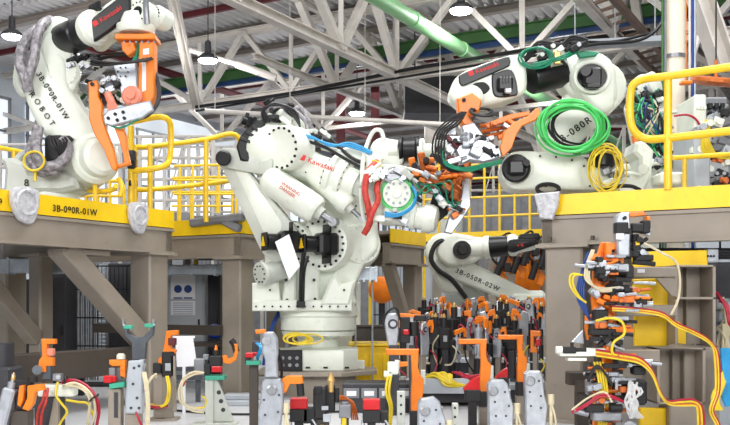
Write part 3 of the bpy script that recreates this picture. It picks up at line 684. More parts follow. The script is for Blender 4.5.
# elbow
b = MB(); b.link(at(60, 40, Y1+.05), .2, at(55, 76, Y1+.05), .2, V((.25, -.95, 0)), .42, .05, 3); b.build('elbow_housing', 'robot_white', r1)
b = MB(); drum(b, at(63, 72, Y1-.18), V((.15, -.98, 0)), .17, .1, .04); b.m(1).bolts(at(63, 72, Y1-.175), V((.15, -.98, 0)), .13, 14, .01, .01); b.build('elbow_drum', ['robot_white', 'robot_grey'], r1)
b = MB(); b.link(at(58, 50, Y1-.05), .16, at(66, 88, Y1+.1), .13, V((.25, -.95, 0)), .3, .04); b.build('elbow_guard', 'robot_white', r1)
fa = at(64, 41, Y1-.05); fb = at(94, 27, Y1-.4); fd = (fb-fa).normalized()
b = MB(); b.lathe(fa, fd, [(0, .16), (.02, .17), (.30, .165), (.32, .15), (.5, .15)], 32); b.build('forearm_tube', 'black', r1)
b = MB(); ff = at(90, 30, Y1-.35)
b.lathe(ff, fd, [(0, .17), (.04, .18), (.09, .18), (.13, .15)], 28); 
b.pp([(85, 26), (92, 14), (116, -4), (134, -8), (138, 18), (124, 30), (108, 35), (97, 44), (87, 42)], Y1-.42, .3, .04, True, 2); b.build('forearm_casting', 'robot_white', r1)
b = MB(); b.pp([(88, 36), (90, 19), (122, -6), (130, -4), (131, 12), (112, 29), (95, 41), (89, 41)], Y1-.48, .06, .02, False); plate = b.build('forearm_cover', 'black', r1)
lettering('lettering', '■ Kawasaki', at(94, 27, Y1-.484), at(124, 8, Y1)-at(94, 27, Y1), ZD, .048, 'letter_red', plate)
b = MB(); b.box(at(97, 10, Y1-.3), (.22, .2, .14), (fd, V((0, 1, 0)), fd.cross(V((0, 1, 0)))), .02); b.cyl(at(88, 15, Y1-.3), at(84, 18, Y1-.3), .05, seg=14); b.build('motor', 'black', r1)
for (px, py, rr, nm) in ((138, 12, .14, 'wrist_drum'), (153, 14, .11, 'wrist_disc')):
    b = MB(); drum(b, at(px, py, Y1-.52+(.1 if px > 150 else 0)), V((-.45, -.9, .1)), rr, .2, .03); b.m(1).bolts(at(px, py, Y1-.515+(.1 if px > 150 else 0)), V((-.45, -.9, .1)), rr*.72, 14, .009, .01); b.lathe(at(px, py, Y1-.51+(.1 if px > 150 else 0)), V((-.45, -.9, .1)), [(0, rr*.42), (.012, rr*.4)], 20); b.build(nm, ['robot_white', 'black'], r1)
b = MB(); b.tube([at(147, 24, Y1-.6), at(146, 10, Y1-.62), at(146, -4, Y1-.6)], .03); b.build('wrist_hose', 'steel', r1)
wc = at(136, 34, Y1-.42)
b = MB(); b.lathe(wc, ZD, [(0, .17), (.03, .19), (.08, .19), (.09, .15), (.13, .15), (.2, .12)], 30); b.build('wrist_flange', 'robot_white', r1)
# grey wrapped hoses, left side
b = MB()
b.tube([at(50, 24, Y1-.1), at(34, 32, Y1-.25), at(24, 44, Y1-.3), at(20, 62, Y1-.3), at(26, 80, Y1-.3), at(29, 92, Y1-.28)], .055, 10)
b.tube([at(50, 20, Y1-.1), at(41, 26, Y1-.3), at(36, 44, Y1-.34), at(34, 60, Y1-.34), at(28, 78, Y1-.32), at(27, 90, Y1-.28)], .05, 10)
b.build('hose_sleeve', 'sleeve_grey', r1)
b = MB(); b.tube([at(18, 66, Y1), at(17, 84, Y1), at(25, 95, Y1), at(30, 84, Y1)], .04, 8); b.build('hose_guard', 'robot_grey', r1)
b = MB()
b.tube([at(38, 128, Y1-.3), at(36, 150, Y1-.4), at(44, 166, Y1-.42), at(60, 164, Y1-.42), at(68, 150, Y1-.38), at(62, 140, Y1-.35)], .06, 10)
b.tube([at(34, 140, Y1-.25), at(30, 156, Y1-.35), at(40, 172, Y1-.38), at(58, 170, Y1-.4)], .05, 10); b.build('hose_sleeve', 'sleeve_grey', r1)
b = MB()
for i in range(6): b.tube([at(50+i*2, 136, Y1-.3), at(52+i*3, 146-i, Y1-.44), at(60, 150+i*2, Y1-.42), at(74-i, 150, Y1-.3)], .012, 6)
b.box(at(60, 150, Y1-.22), (.28, .15, .28), bev=.03); b.build('cable_bundle', 'matt_black', r1)
b = MB(); b.torus(at(30, 165, Y1+.1), V((.3, -1, 0)), .13, .04, 24, 8); b.build('guard_ring', 'robot_grey', r1)
b = MB(); b.torus(at(34, 161, Y1-.5), V((.1, -1, .2)), .1, .012, 20, 6); b.cyl(at(35, 171, Y1-.45), at(35, 181, Y1-.45), .02, seg=8); b.build('yellow_hose', 'cable_yellow', r1)
motor(r1, at(88, 62, Y1+.1), V((.9, -.3, -.2)), .07); 
# gripper of left robot
g1 = thing('gripper_tool', 'orange and silver gripper hanging under the upper left robot wrist', 'tool', at(132, 44, Y1-.45))
b = MB(); b.box(at(138, 40, Y1-.42), (.40, .26, .055), bev=.008)
for i in range(6): b.m(1).cyl(at(124+i*6, 42, Y1-.56), at(124+i*6, 42, Y1-.575), .012, seg=6).m(0)
b.build('mounting_plate', ['orange', 'steel'], g1)
b = MB(); b.pp([(139, 42), (154, 42), (154, 96), (150, 104), (139, 104), (134, 96), (138, 90)], Y1-.55, .16, .012); pl = b.build('upright_plate', 'orange', g1)
b = MB(); b.pp([(143, 49), (149, 48), (149, 54), (143, 55)], Y1-.556, .004, 0); b.pp([(142, 62), (146, 62), (146, 90), (142, 92)], Y1-.556, .004, 0); b.build('label_plate', 'paper', pl)
b = MB(); b.pp([(121, 42), (134, 42), (136, 50), (128, 56), (122, 50)], Y1-.5, .1, .01); b.build('corner_bracket', 'orange', g1)
b = MB(); b.pp([(112, 64), (136, 62), (138, 92), (130, 106), (122, 104), (119, 84)], Y1-.56, .08, .012); b.m(1).bolts(at(123, 72, Y1-.565), FR, .05, 6, .009, .008).m(0); b.build('front_plate', ['silver', 'black'], g1)
b = MB(); b.lathe(at(133, 97, Y1-.55), FR, [(0, .1), (.05, .1), (.07, .08), (.07, .04), (.1, .04)], 26); b.bolts(at(133, 97, Y1-.62), FR, .06, 6, .01, .01); b.build('pivot_disc', 'pink', g1)
b = MB(); b.pp([(103, 116), (108, 110), (132, 104), (150, 100), (153, 110), (142, 118), (112, 126), (104, 124)], Y1-.66, .07, .012)
for px, py in ((108, 118), (115, 114), (123, 112), (117, 120), (124, 118)): b.m(1).cyl(at(px, py, Y1-.66), at(px, py, Y1-.675), .017, seg=12)
b.build('clamp_arm', ['silver', 'black'], g1)
b = MB(); b.pp([(88, 82), (96, 80), (98, 84), (98, 96), (102, 104), (102, 116), (106, 130), (113, 148), (117, 166), (115, 171), (111, 168), (104, 150), (94, 134), (89, 120)], Y1-.62, .07, .01); b.m(1).cyl(at(92, 84, Y1-.62), at(92, 84, Y1-.64), .02, seg=12); b.build('clamp_jaw', ['orange', 'black'], g1)
b = MB(); b.pp([(114, 128), (122, 126), (126, 136), (127, 150), (130, 164), (117, 168), (117, 165), (124, 162), (122, 150), (118, 138)], Y1-.58, .07, .01); b.build('clamp_jaw', 'orange', g1)
b = MB(); b.cyl(at(112, 104, Y1-.6), at(108, 94, Y1-.55), .04, seg=18); b.cyl(at(112, 106, Y1-.66), at(112, 106, Y1-.5), .05, seg=16); b.build('air_cylinder', 'pink', g1)
rnd = random.Random(5)
for i in range(8):
    b = MB(); p = at(102+rnd.uniform(-2, 12), 78+rnd.uniform(0, 26), Y1-.4+rnd.uniform(-.1, .1)); b.box(p, (rnd.uniform(.06, .14), .1, rnd.uniform(.04, .1)), (UD, VD, ZD), .008); b.cyl(p+V((0, -.05, 0)), p+V((rnd.uniform(-.08, .08), -.12, .03)), .018, seg=8); b.build('fitting', ['silver', 'black', 'steel', 'robot_white'][i % 4], g1)
b = MB()
for i in range(6): b.torus(at(122+rnd.uniform(-2, 2), 58+rnd.uniform(-2, 2), Y1-.5), V((rnd.uniform(-.1, .1), -.45, 1)), .25+.012*i, .009, 30, 6)
b.build('cable_loop', 'matt_black', g1)
b = MB()
for i in range(3): b.tube([at(146+i, 62, Y1-.4), at(154+i, 72+i, Y1-.45), at(158+i, 90, Y1-.5), at(156+i, 104, Y1-.55), at(148, 114+i, Y1-.6), at(130, 120+i, Y1-.6)], .013, 6)
b.build('cable_loop', 'dark_grey', g1)
b = MB()
for i in range(3): b.tube([at(138+i*2, 44, Y1-.45), at(137, 54+i, Y1-.5), at(132+i*2, 62, Y1-.52)], .013, 6)
b.build('green_cable', 'cable_teal', g1); b = MB(); b.tube([at(104, 122, Y1-.62), at(120, 128, Y1-.64), at(140, 118, Y1-.64), at(150, 112, Y1-.6)], .01, 6)
b.build('green_cable', 'cable_teal', g1)

fittings(g1, 116, 92, 14, 16, Y1-.5, 12, 48, ('silver', 'matt_black', 'robot_white', 'steel'))
fittings(r1, 80, 62, 10, 10, Y1-.1, 8, 49, ('matt_black', 'steel', 'robot_grey'))
fittings(r1, 88, 96, 12, 14, Y1+.2, 8, 50, ('steel', 'robot_grey', 'matt_black'), 1.4)
# ===== right robot (R3) on the right platform =====
Y3 = 9.3
r3 = thing('industrial_robot', 'white robot on the right platform draped with a green cable coil', 'robot', at(600, 200, Y3))
r3.location.z = ZT
cb = V(((606-CX)/F*Y3, Y3+.1, ZT))
b = MB(); b.box(cb+ZD*.03, (.6, .6, .06), bev=.01); b.lathe(cb+ZD*.05, ZD, [(0, .26), (.04, .22), (.1, .22), (.12, .28)], 30); b.build('base', 'robot_white', r3)
b = MB(); b.pp([(503, 172), (506, 158), (516, 151), (540, 151), (572, 153), (590, 160), (612, 176), (616, 186), (600, 190), (540, 189), (512, 188)], Y3-.35, .4, .05, True, 3); b.build('lower_arm', 'robot_white', r3)
b = MB(); drum(b, at(517, 169.5, Y3-.33), V((-.2, -1, 0)), .17, .05); b.build('joint_ring', 'robot_white', r3)
b = MB(); c = at(517, 169.5, Y3-.36); b.cyl(c, c+V((-.03, -.1, 0)), .14, seg=28, bev=.02); b.box(c+V((-.03, -.12, 0)), (.16, .1, .14), bev=.02); b.cyl(c+V((.05, -.1, .03)), c+V((.06, -.2, .04)), .035, seg=12); b.build('joint_motor', 'black', r3)
b = MB(); b.torus(at(548, 189, Y3-.4), V((0, -1, .1)), .11, .02, 24, 8, ry=.05); b.tube([at(600, 190, Y3-.4), at(612, 187, Y3-.45), at(630, 186, Y3-.45), at(640, 190, Y3-.4)], .02); b.build('black_hose', 'matt_black', r3)
b = MB(); b.pp([(612, 186), (618, 168), (640, 172), (640, 158), (634, 152), (636, 142), (644, 140), (654, 150), (652, 176), (644, 194), (620, 194)], Y3-.2, .4, .03); b.cyl(at(644, 169, Y3-.25), at(643, 169, Y3-.36), .05, seg=16); b.box(at(668, 180, Y3-.3), (.25, .3, .12), bev=.02); b.build('swing_frame', 'robot_white', r3)
b = MB(); b.cyl(at(602, 168, Y3-.3), at(602, 146, Y3-.3), .13, seg=24, bev=.02); b.cyl(at(602, 146, Y3-.3), at(602, 142, Y3-.3), .08, seg=16); b.build('shoulder_motor', 'black', r3)
b = MB(); b.link(at(556, 140, Y3), .19, at(600, 88, Y3), .26, FR, .2, .04, 3); b.build('upper_arm', 'robot_white', r3)
lettering('lettering', '3B-080R', at(557, 146, Y3-.105), at(588, 124, Y3)-at(558, 145, Y3), ZD, .07, 'letter_black', r3, 1.3)
b = MB(); b.link(at(590, 78, Y3-.15), .235, at(600, 104, Y3-.15), .12, FR, .3, .05, 3); b.pp([(562, 56), (600, 54), (612, 64), (618, 84), (616, 100), (596, 106), (570, 92), (560, 76)], Y3-.2, .34, .05, True, 3); b.build('elbow_housing', 'robot_white', r3)
b = MB(); b.torus(at(592, 77, Y3-.33), FR, .17, .022, 30, 8, ry=.15); b.build('elbow_rim', 'robot_white', r3)
b = MB(); b.lathe(at(592, 77, Y3-.31), FR, [(0, .165), (.01, .16)], 28); b.box(at(592, 77, Y3-.36), (.18, .1, .18), bev=.02); b.cyl(at(588, 72, Y3-.4), at(586, 71, Y3-.46), .05, seg=14); b.box(at(593, 86, Y3-.4), (.14, .06, .05), bev=.01); b.build('elbow_motor', 'black', r3)
ea = at(568, 71, Y3-.1); eb = at(520, 82, Y3-.3); ed = (eb-ea).normalized()
b = MB(); b.lathe(ea, ed, [(-.1, .14), (.0, .16), (.08, .16), (.1, .13)], 28); b.build('elbow_neck', 'robot_white', r3)
b = MB(); b.lathe(ea+ed*.08, ed, [(0, .15), (.36, .15), (.38, .14)], 30); b.build('forearm_tube', 'black', r3)
b = MB(); b.pp([(526, 62), (527, 88), (516, 97), (490, 104), (468, 108), (456, 102), (450, 94), (454, 80), (466, 70), (492, 60), (512, 54), (522, 56)], Y3-.45, .32, .05, True, 3); b.build('forearm_casting', 'robot_white', r3)
b = MB(); b.pp([(459, 79), (463, 73), (504, 57), (510, 59), (510, 64), (505, 68), (468, 84), (461, 85)], Y3-.475, .03, .01, True); pl = b.build('forearm_cover', 'black', r3)
lettering('lettering', '■ Kawasaki', at(469, 76.5, Y3-.478), at(500, 65, Y3)-at(469, 76.5, Y3), ZD, .045, 'letter_red', pl)
b = MB(); b.pp([(492, 76), (496, 73), (512, 70), (518, 92), (512, 96), (498, 97), (493, 92)], Y3-.47, .04, .01, True); b.box(at(505, 84, Y3-.5), (.15, .08, .14), bev=.02); b.m(1).box(at(508, 91, Y3-.53), (.07, .05, .05), bev=.01).m(0)
for i in range(3): b.box(at(503+i*3, 79, Y3-.54), (.012, .03, .08))
b.build('recessed_motor', ['black', 'silver'], r3)
b = MB(); b.pp([(473, 84), (484, 82), (490, 88), (484, 94), (477, 90)], Y3-.46, .02, .005, True); b.build('cover_opening', 'matt_black', r3)
b = MB(); drum(b, at(469, 96, Y3-.52), V((-.2, -.9, .2)), .135, .14, .03); b.build('wrist_drum', 'robot_white', r3)
b = MB()
for i in range(5): b.torus(at(536, 58, Y3-.42-.02*i), V((rnd.uniform(-.3, .3), -1, rnd.uniform(-.3, .3))), .13+.01*i, .01, 26, 6, ry=.1)
for i in range(3): b.tube([at(533, 64+i*2, Y3-.5), at(550, 60+i, Y3-.5), at(566, 54+i*2, Y3-.45), at(580, 46+i, Y3-.4), at(576, 38, Y3-.35)], .011, 6)
b.pp([(576, 52), (588, 50), (600, 52), (596, 56), (580, 58)], Y3-.4, .05, .01)
b.build('cable_teal_bundle' if 0 else 'green_cable', 'cable_teal', r3)
b = MB()
for i in range(4): b.tube([at(524, 60+i, Y3-.35), at(538, 42+i*3, Y3-.4), at(560, 44+i, Y3-.42), at(572, 36+i*3, Y3-.4), at(588, 40+i*2, Y3-.4)], .013, 6)
b.box(at(578, 42, Y3-.35), (.16, .1, .1), bev=.01); b.build('black_cable', 'matt_black', r3)
b = MB(); b.box(at(557, 58, Y3-.45), (.07, .05, .13), bev=.01); b.build('junction_block', 'brass', r3)
b = MB(); b.pp([(552, 66), (553, 46), (566, 42), (568, 62)], Y3-.38, .08, .015); b.build('cable_guide', 'robot_white', r3)
b = MB(); b.pp([(560, 66), (576, 62), (582, 70), (576, 78), (566, 78)], Y3-.25, .1, .02); b.build('casting_web', 'robot_white', r3)
# green coil hanging on the robot
b = MB(); rnd = random.Random(11)
for i in range(14): b.torus(at(572+rnd.uniform(-2.5, 2.5), 127+rnd.uniform(-3, 3), Y3-.5-.012*i), V((rnd.uniform(-.1, .1), -1, rnd.uniform(-.1, .1))), .30+rnd.uniform(-.05, .045), .01, 44, 6, ry=.225+rnd.uniform(-.035, .04))
tag(b.build('coiled_hose', 'cable_green'), 'large bright green hose coil hanging on the upper right robot', 'hose')
b = MB()
for i in range(5): b.torus(at(578+rnd.uniform(-1.5, 1.5), 126+rnd.uniform(-2, 2), Y3-.42-.01*i), V((.1, -1, 0)), .27+rnd.uniform(-.03, .03), .012, 36, 6, ry=.2+rnd.uniform(-.02, .03))
tag(b.build('coiled_hose', 'matt_black'), 'black hose coil behind the bright green coil', 'hose')
b = MB()
for i in range(9): b.torus(at(607+rnd.uniform(-3, 3), 169+rnd.uniform(-2, 2), Y3-.56-.012*i), V((rnd.uniform(-.5, .5), -1, rnd.uniform(-.2, .2))), .15+rnd.uniform(-.05, .04), .0065, 34, 6, ry=.2+rnd.uniform(-.05, .04))
tag(b.build('coiled_hose', 'cable_yellow'), 'thin yellow cable coil hanging right below the green coil', 'hose')
# gripper of the right robot
g3 = thing('gripper_tool', 'grey gripper with a hooked orange arm under the upper right robot wrist', 'tool', at(466, 105, Y3-.5))
b = MB(); b.pp([(457, 98), (472, 92), (482, 100), (480, 110), (470, 116), (474, 124), (464, 126), (459, 118)], Y3-.6, .18, .015); b.m(1).cyl(at(464, 100, Y3-.6), at(464, 100, Y3-.62), .02, seg=12); b.build('mounting_bracket', ['orange', 'black'], g3)
b = MB(); b.pp([(462, 126), (474, 122), (486, 138), (500, 148), (502, 157), (484, 162), (470, 160), (462, 164), (455, 148), (464, 142)], Y3-.62, .14, .012)
for px, py in ((491, 150), (497, 147), (492, 156), (498, 155)): b.m(1).cyl(at(px, py, Y3-.62), at(px, py, Y3-.635), .016, seg=12)
b.m(0); b.box(at(468, 140, Y3-.66), (.1, .08, .14), (UD, VD, ZD), .01); b.box(at(476, 152, Y3-.67), (.12, .08, .08), (V((.9, 0, -.4)), V((0, 1, 0)), V((.4, 0, .9))), .01); b.build('tool_body', ['silver', 'black'], g3)
b = MB(); b.pp([(500, 148), (504, 132), (514, 122), (528, 116), (536, 108), (539, 108), (541, 114), (536, 120), (522, 126), (516, 136), (512, 148), (503, 157)], Y3-.6, .06, .008); b.build('hooked_arm', 'orange', g3)
b = MB(); b.pp([(484, 124), (510, 114), (530, 111), (530, 115), (512, 119), (488, 128)], Y3-.5, .05, .006); b.build('cross_bar', 'orange', g3)
for i in range(3):
    b = MB(); b.cyl(at(480, 126+i*6, Y3-.5), at(506, 122+i*5, Y3-.4), .02, seg=10); b.build('guide_rod', 'copper', g3)
b = MB()
for i in range(5): b.tube([at(462+i, 112, Y3-.7), at(448+i*2.6, 120+i, Y3-.72), at(435+i*2.8, 134, Y3-.72), at(433+i*2.8, 154+i, Y3-.7), at(444+i, 166+i, Y3-.66), at(458, 168+i, Y3-.6)], .01, 6)
for i in range(4): b.torus(at(482, 112, Y3-.66), V((rnd.uniform(-.2, .2), -.6, 1)), .09+.01*i, .01, 24, 6)
b.build('cable_loop', 'matt_black', g3)
b = MB()
for i in range(4): b.tube([at(440+i, 150, Y3-.7), at(446, 162+i, Y3-.7), at(462+i*2, 168+i, Y3-.68), at(484, 164+i, Y3-.68), at(502, 160+i, Y3-.6)], .01, 6)
b.build('green_cable', 'cable_teal', g3)
b = MB(); b.pp([(440, 142), (452, 138), (456, 150), (450, 160), (442, 154)], Y3-.6, .1, .012); b.box(at(452, 130, Y3-.5), (.08, .1, .12), bev=.01); b.build('valve_block', 'silver', g3)

fittings(g3, 478, 142, 14, 14, Y3-.64, 8, 51, ('silver', 'steel', 'matt_black', 'mid_grey'), .8)
fittings(g3, 446, 150, 10, 12, Y3-.64, 8, 52, ('silver', 'matt_black', 'beam_red', 'robot_white'))
fittings(g3, 500, 130, 12, 8, Y3-.5, 5, 53, ('copper', 'orange', 'silver'), .8)
fittings(r3, 560, 50, 20, 8, Y3-.4, 10, 54, ('matt_black', 'robot_white', 'matt_black', 'steel'), .9)
fittings(r3, 620, 176, 16, 8, Y3-.38, 8, 55, ('robot_white', 'steel', 'robot_grey'))
b = MB()
for px, py in ((540, 156), (556, 157), (572, 160), (584, 166), (606, 184), (590, 186), (546, 186)): b.cyl(at(px, py, Y3-.34), at(px, py, Y3-.365), .011, seg=8)
b.build('bolt_heads', 'black', r3)
# ===== second-row robot behind (R6): white elbow with black forearm =====
Y6 = 12.0
r6 = thing('industrial_robot', 'white robot half hidden behind the centre robot forearm, with a short black forearm', 'robot', at(338, 260, Y6)); r6.location.z = 0
b = MB(); b.link(at(380, 160, Y6), .16, at(344, 236, Y6), .26, FR, .26, .05, 3); b.build('lower_arm', 'robot_grey', r6)
b = MB(); b.link(at(383, 152, Y6-.2), .17, at(392, 160, Y6-.2), .15, FR, .3, .04, 3); b.lathe(at(390, 152, Y6-.2), V((1, -.2, 0)), [(0, .17), (.12, .15)], 28); b.build('elbow_housing', 'robot_white', r6)
b = MB(); b.lathe(at(401, 150.5, Y6-.22), V((1, -.2, 0)), [(0, .19), (.03, .18), (.05, .15), (.2, .15), (.22, .18), (.26, .18)], 28); b.build('forearm_tube', 'black', r6)
b = MB(); b.lathe(at(419, 151.5, Y6-.28), V((1, -.2, 0)), [(0, .17), (.06, .17), (.08, .1), (.3, .09)], 24); b.build('wrist_housing', 'robot_white', r6)
b = MB(); b.pp([(430, 146), (452, 144), (456, 152), (446, 162), (430, 158)], Y6-.4, .15, .02); b.m(1).box(at(448, 150, Y6-.44), (.1, .05, .04)); b.build('wrist_tool', ['black', 'red'], r6)
b = MB(); b.box(V(((338-CX)/F*Y6, Y6, .7)), (.6, .6, 1.4), bev=.03); b.lathe(V(((338-CX)/F*Y6, Y6, 1.38)), ZD, [(0, .3), (.15, .3), (.2, .36), (.4, .36)], 28); b.build('base', 'robot_grey', r6)

# ===== far lower robot (R4) =====
Y4 = 14.2
r4 = thing('industrial_robot', 'white robot reaching right in the background below the yellow walkway', 'robot', at(440, 372, Y4)); r4.location.z = 0
b = MB(); b.link(at(444, 252, Y4), .3, at(450, 282, Y4), .2, FR, .3, .05, 3); b.link(at(452, 250, Y4-.2), .26, at(468, 250, Y4-.2), .22, FR, .3, .06, 3); b.build('elbow_housing', 'robot_white', r4)
b = MB(); drum(b, at(462, 250, Y4-.36), FR, .17, .04); b.build('elbow_ring', 'robot_white', r4)
b = MB(); c = at(462, 250, Y4-.37); b.lathe(c, FR, [(0, .145), (.05, .135), (.05, .08), (.1, .07)], 28); b.box(c+V((0, -.06, .02)), (.12, .06, .12), bev=.02); b.build('elbow_motor', 'black', r4)
fa = at(470, 249, Y4-.2); fd = (at(536, 243, Y4-.5)-fa).normalized()
b = MB(); b.lathe(fa, fd, [(0, .2), (.1, .18), (.22, .16), (.24, .18), (.32, .18)], 28); b.build('forearm_neck', 'robot_white', r4)
b = MB(); b.lathe(fa+fd*.3, fd, [(0, .15), (.02, .165), (.3, .155), (.32, .14)], 28); b.build('forearm_tube', 'black', r4)
b = MB(); b.lathe(fa+fd*.6, fd, [(0, .15), (.03, .17), (.1, .17), (.15, .13), (.4, .1)], 28); b.build('wrist_housing', 'robot_white', r4)
b = MB(); b.link(at(513, 246, Y4-.6), .1, at(534, 242, Y4-.65), .05, FR, .14, .02); b.link(at(522, 238, Y4-.6), .06, at(536, 237, Y4-.6), .06, FR, .1, .02); b.build('wrist_cover', 'black', r4)
lettering('lettering', '▪ K', at(517, 247, Y4-.675), V((1, 0, .1)), ZD, .05, 'letter_red', r4)
b = MB(); b.link(at(446, 264, Y4-.1), .19, at(538, 304, Y4-.1), .12, FR, .24, .04, 3); b.build('lower_arm', 'robot_white', r4)
lettering('lettering', '3B-050R-02W', at(455, 272, Y4-.225), at(500, 292, Y4)-at(455, 272, Y4), ZD, .07, 'letter_black', r4, 1.3)
b = MB(); b.link(at(436, 256, Y4+.1), .12, at(478, 304, Y4+.1), .16, FR, .16, .03, 2); b.build('parallel_link', 'robot_grey', r4)
b = MB(); b.tube([at(446, 240, Y4-.3), at(436, 244, Y4-.35), at(431, 258, Y4-.35), at(438, 270, Y4-.35), at(452, 280, Y4-.3), at(466, 298, Y4-.25)], .04, 8); b.build('hose_sleeve', 'matt_black', r4)
b = MB(); b.box(V(((520-CX)/F*Y4, Y4, .35)), (.8, .8, .7), bev=.03); b.lathe(V(((520-CX)/F*Y4, Y4, .68)), ZD, [(0, .36), (.1, .36), (.14, .42), (.4, .42)], 28); b.box(V(((526-CX)/F*Y4, Y4, 1.15)), (.6, .5, .3), bev=.08); b.build('base', 'robot_white', r4)

# ===== robot behind the right railing (R5) =====
Y5 = 10.4
r5 = thing('industrial_robot', 'white robot head with tangled cables behind the right yellow railing', 'robot', at(655, 192, Y5)); r5.location.z = ZT
b = MB(); b.link(at(642, 88, Y5), .14, at(650, 112, Y5), .17, FR, .26, .04, 3); b.lathe(at(640, 90, Y5-.1), V((.6, -.7, .2)), [(0, .13), (.1, .14), (.2, .14), (.22, .1)], 24); b.build('wrist_housing', 'robot_white', r5)
b = MB(); b.link(at(636, 108, Y5+.1), .12, at(660, 180, Y5+.1), .22, FR, .24, .04, 3); b.build('lower_arm', 'robot_white', r5)
b = MB(); b.cyl(at(658, 96, Y5-.1), at(656, 97, Y5-.25), .09, seg=20, bev=.01); b.cyl(at(634, 92, Y5-.1), at(632, 92, Y5-.2), .07, seg=18, bev=.01); b.box(at(648, 104, Y5-.2), (.12, .1, .1), bev=.02); b.build('wrist_motor', 'black', r5)
b = MB(); b.box(at(660, 190, Y5), (.6, .5, .16), bev=.03); b.box(V((at(660, 0, Y5).x, Y5, (ZT+at(0, 196, Y5).z)/2)), (.5, .45, at(0, 196, Y5).z-ZT)); b.cyl(at(644, 172, Y5-.2), at(644, 172, Y5-.3), .07, seg=18); b.build('base', 'robot_white', r5)
rnd = random.Random(21)
for mt_, nn in (('matt_black', 9), ('cable_teal', 8), ('cable_navy', 5), ('cable_cream', 4), ('cable_green', 2)):
    b = MB()
    for i in range(nn):
        pts = [at(628+rnd.uniform(-4, 36), 84+rnd.uniform(0, 30), Y5-.3), at(634+rnd.uniform(-8, 26), 100+rnd.uniform(0, 20), Y5-.4), at(640+rnd.uniform(-6, 26), 120+rnd.uniform(0, 20), Y5-.38), at(650+rnd.uniform(-6, 24), 140+rnd.uniform(0, 30), Y5-.3)]
        b.tube(pts, .011, 6)
    b.build('loose_cables', mt_, r5)
b = MB(); b.box(at(636, 144, Y5-.42), (.06, .06, .2), (V((1, 0, .2)), V((0, 1, 0)), V((-.2, 0, 1))), .01); b.build('orange_plate', 'orange', r5)
fittings(r5, 650, 110, 14, 24, Y5-.3, 14, 56, ('robot_white', 'matt_black', 'silver', 'robot_grey'), 1.2)
fittings(r5, 660, 160, 16, 22, Y5-.3, 14, 57, ('robot_white', 'steel', 'matt_black', 'robot_grey'), 1.2)
# ---------------- yellow railings ----------------
def rail(name, lab, tubes, r, Yd=0, cat_='railing', mt='rail_yellow', extra=None):
    o0 = at(*tubes[0][1][0]) if isinstance(tubes[0], tuple) else None
    t = thing(name, lab, cat_, at(tubes[0][1][0][0], tubes[0][1][0][1], tubes[0][1][0][2]))
    for nm, pts, rr in tubes:
        b = MB(); b.tube([at(*p) for p in pts], rr, 12, 5 if len(pts) > 2 else 1); b.build(nm, mt, t)
    return t
Y = 9.7
LR = rail('loop_railing', 'yellow tube railing with a rounded loop end at the corner of the left platform', [
    ('rail_post', [(131, 126, Y), (131, 213, Y)], .033),
    ('rail_loop', [(131, 122, Y), (150, 118, Y), (162, 117, Y), (169, 121, Y+.05), (171, 132, Y+.1), (170, 156, Y+.1), (166, 165, Y+.05), (152, 169, Y), (131, 171, Y)], .033),
    ('rail_post', [(150, 145, Y+.4), (150, 211, Y+.4)], .03)], .03)
b = MB(); b.box(at(132, 160, Y), (.08, .1, .2), bev=.01); b.cyl(at(132, 158, Y-.05), at(133, 158, Y-.12), .03, seg=10); b.cyl(at(131, 172, Y), at(130, 186, Y-.03), .015); b.build('gate_latch', 'black', LR)
rail('platform_railing', 'yellow two-bar railing curving down behind the black elbow motor of the centre robot', [
    ('top_rail', [(134, 147, 10.2), (150, 146.5, 10.4), (205, 139.5, 10.9), (228, 134, 11.0), (238, 137, 11.05), (241, 150, 11.1), (240, 176, 11.1), (234, 180, 11.0), (205, 184, 10.9), (150, 189.5, 10.4), (134, 189, 10.2)], .03),
    ('rail_post', [(206, 140, 10.85), (206, 222, 10.85)], .03), ('rail_post', [(135, 147, 10.2), (135, 214, 10.2)], .026)], .03)
for k, (x0, x1, ya, Yq) in enumerate(((80, 124, 182, 11.4), (174, 236, 166, 14.5), (172, 232, 178, 15.6))):
    tb = [('top_rail', [(x0, ya, Yq), (x1-8, ya-1, Yq), (x1-2, ya+2, Yq), (x1, ya+10, Yq), (x1, 225, Yq)], .022), ('mid_rail', [(x0, ya+14, Yq), (x1, ya+14, Yq)], .02), ('mid_rail', [(x0, ya+28, Yq), (x1, ya+28, Yq)], .02)]
    x_ = x0+6; yb_ = 235 if k == 0 else HY-(2.03-CZ)*F/Yq
    while x_ < x1-5: tb.append(('rail_post', [(x_, ya, Yq), (x_, yb_, Yq)], .02)); x_ += 13 if k else 12
    rail('stair_railing', ['yellow railing low between the left robot and the loop railing', 'nearer thin yellow stair railing behind the curving two-bar railing', 'farther thin yellow stair railing behind the curving two-bar railing'][k], tb, .02)
b = MB(); b.box(((206-CX)/F*15.2, 15.2, 2.0), (1.5, 1.9, .06))
for px in (178, 234):
    for yy in (14.4, 16): b.box(((px-CX)/F*15.2, yy, .985), (.12, .12, 1.97))
tag(b.build('stair_landing', 'taupe_dark'), 'dark landing deck carrying the thin yellow stair railings', 'landing')
b = MB(); b.tube([at(116, 186, 9.2), at(112, 190, 9.3), at(96, 192, 9.4), at(88, 190, 9.5)], .026, 10); b.tube([at(118, 178, 9.25), at(122, 186, 9.25), at(120, 196, 9.25)], .026, 10); b.tube([at(95, 184, 9.3), at(95, 204, 9.2)], .022, 8, 1)
tag(b.build('hoop_rail', 'rail_yellow'), 'small yellow hoop rail right behind the left robot drum', 'railing')
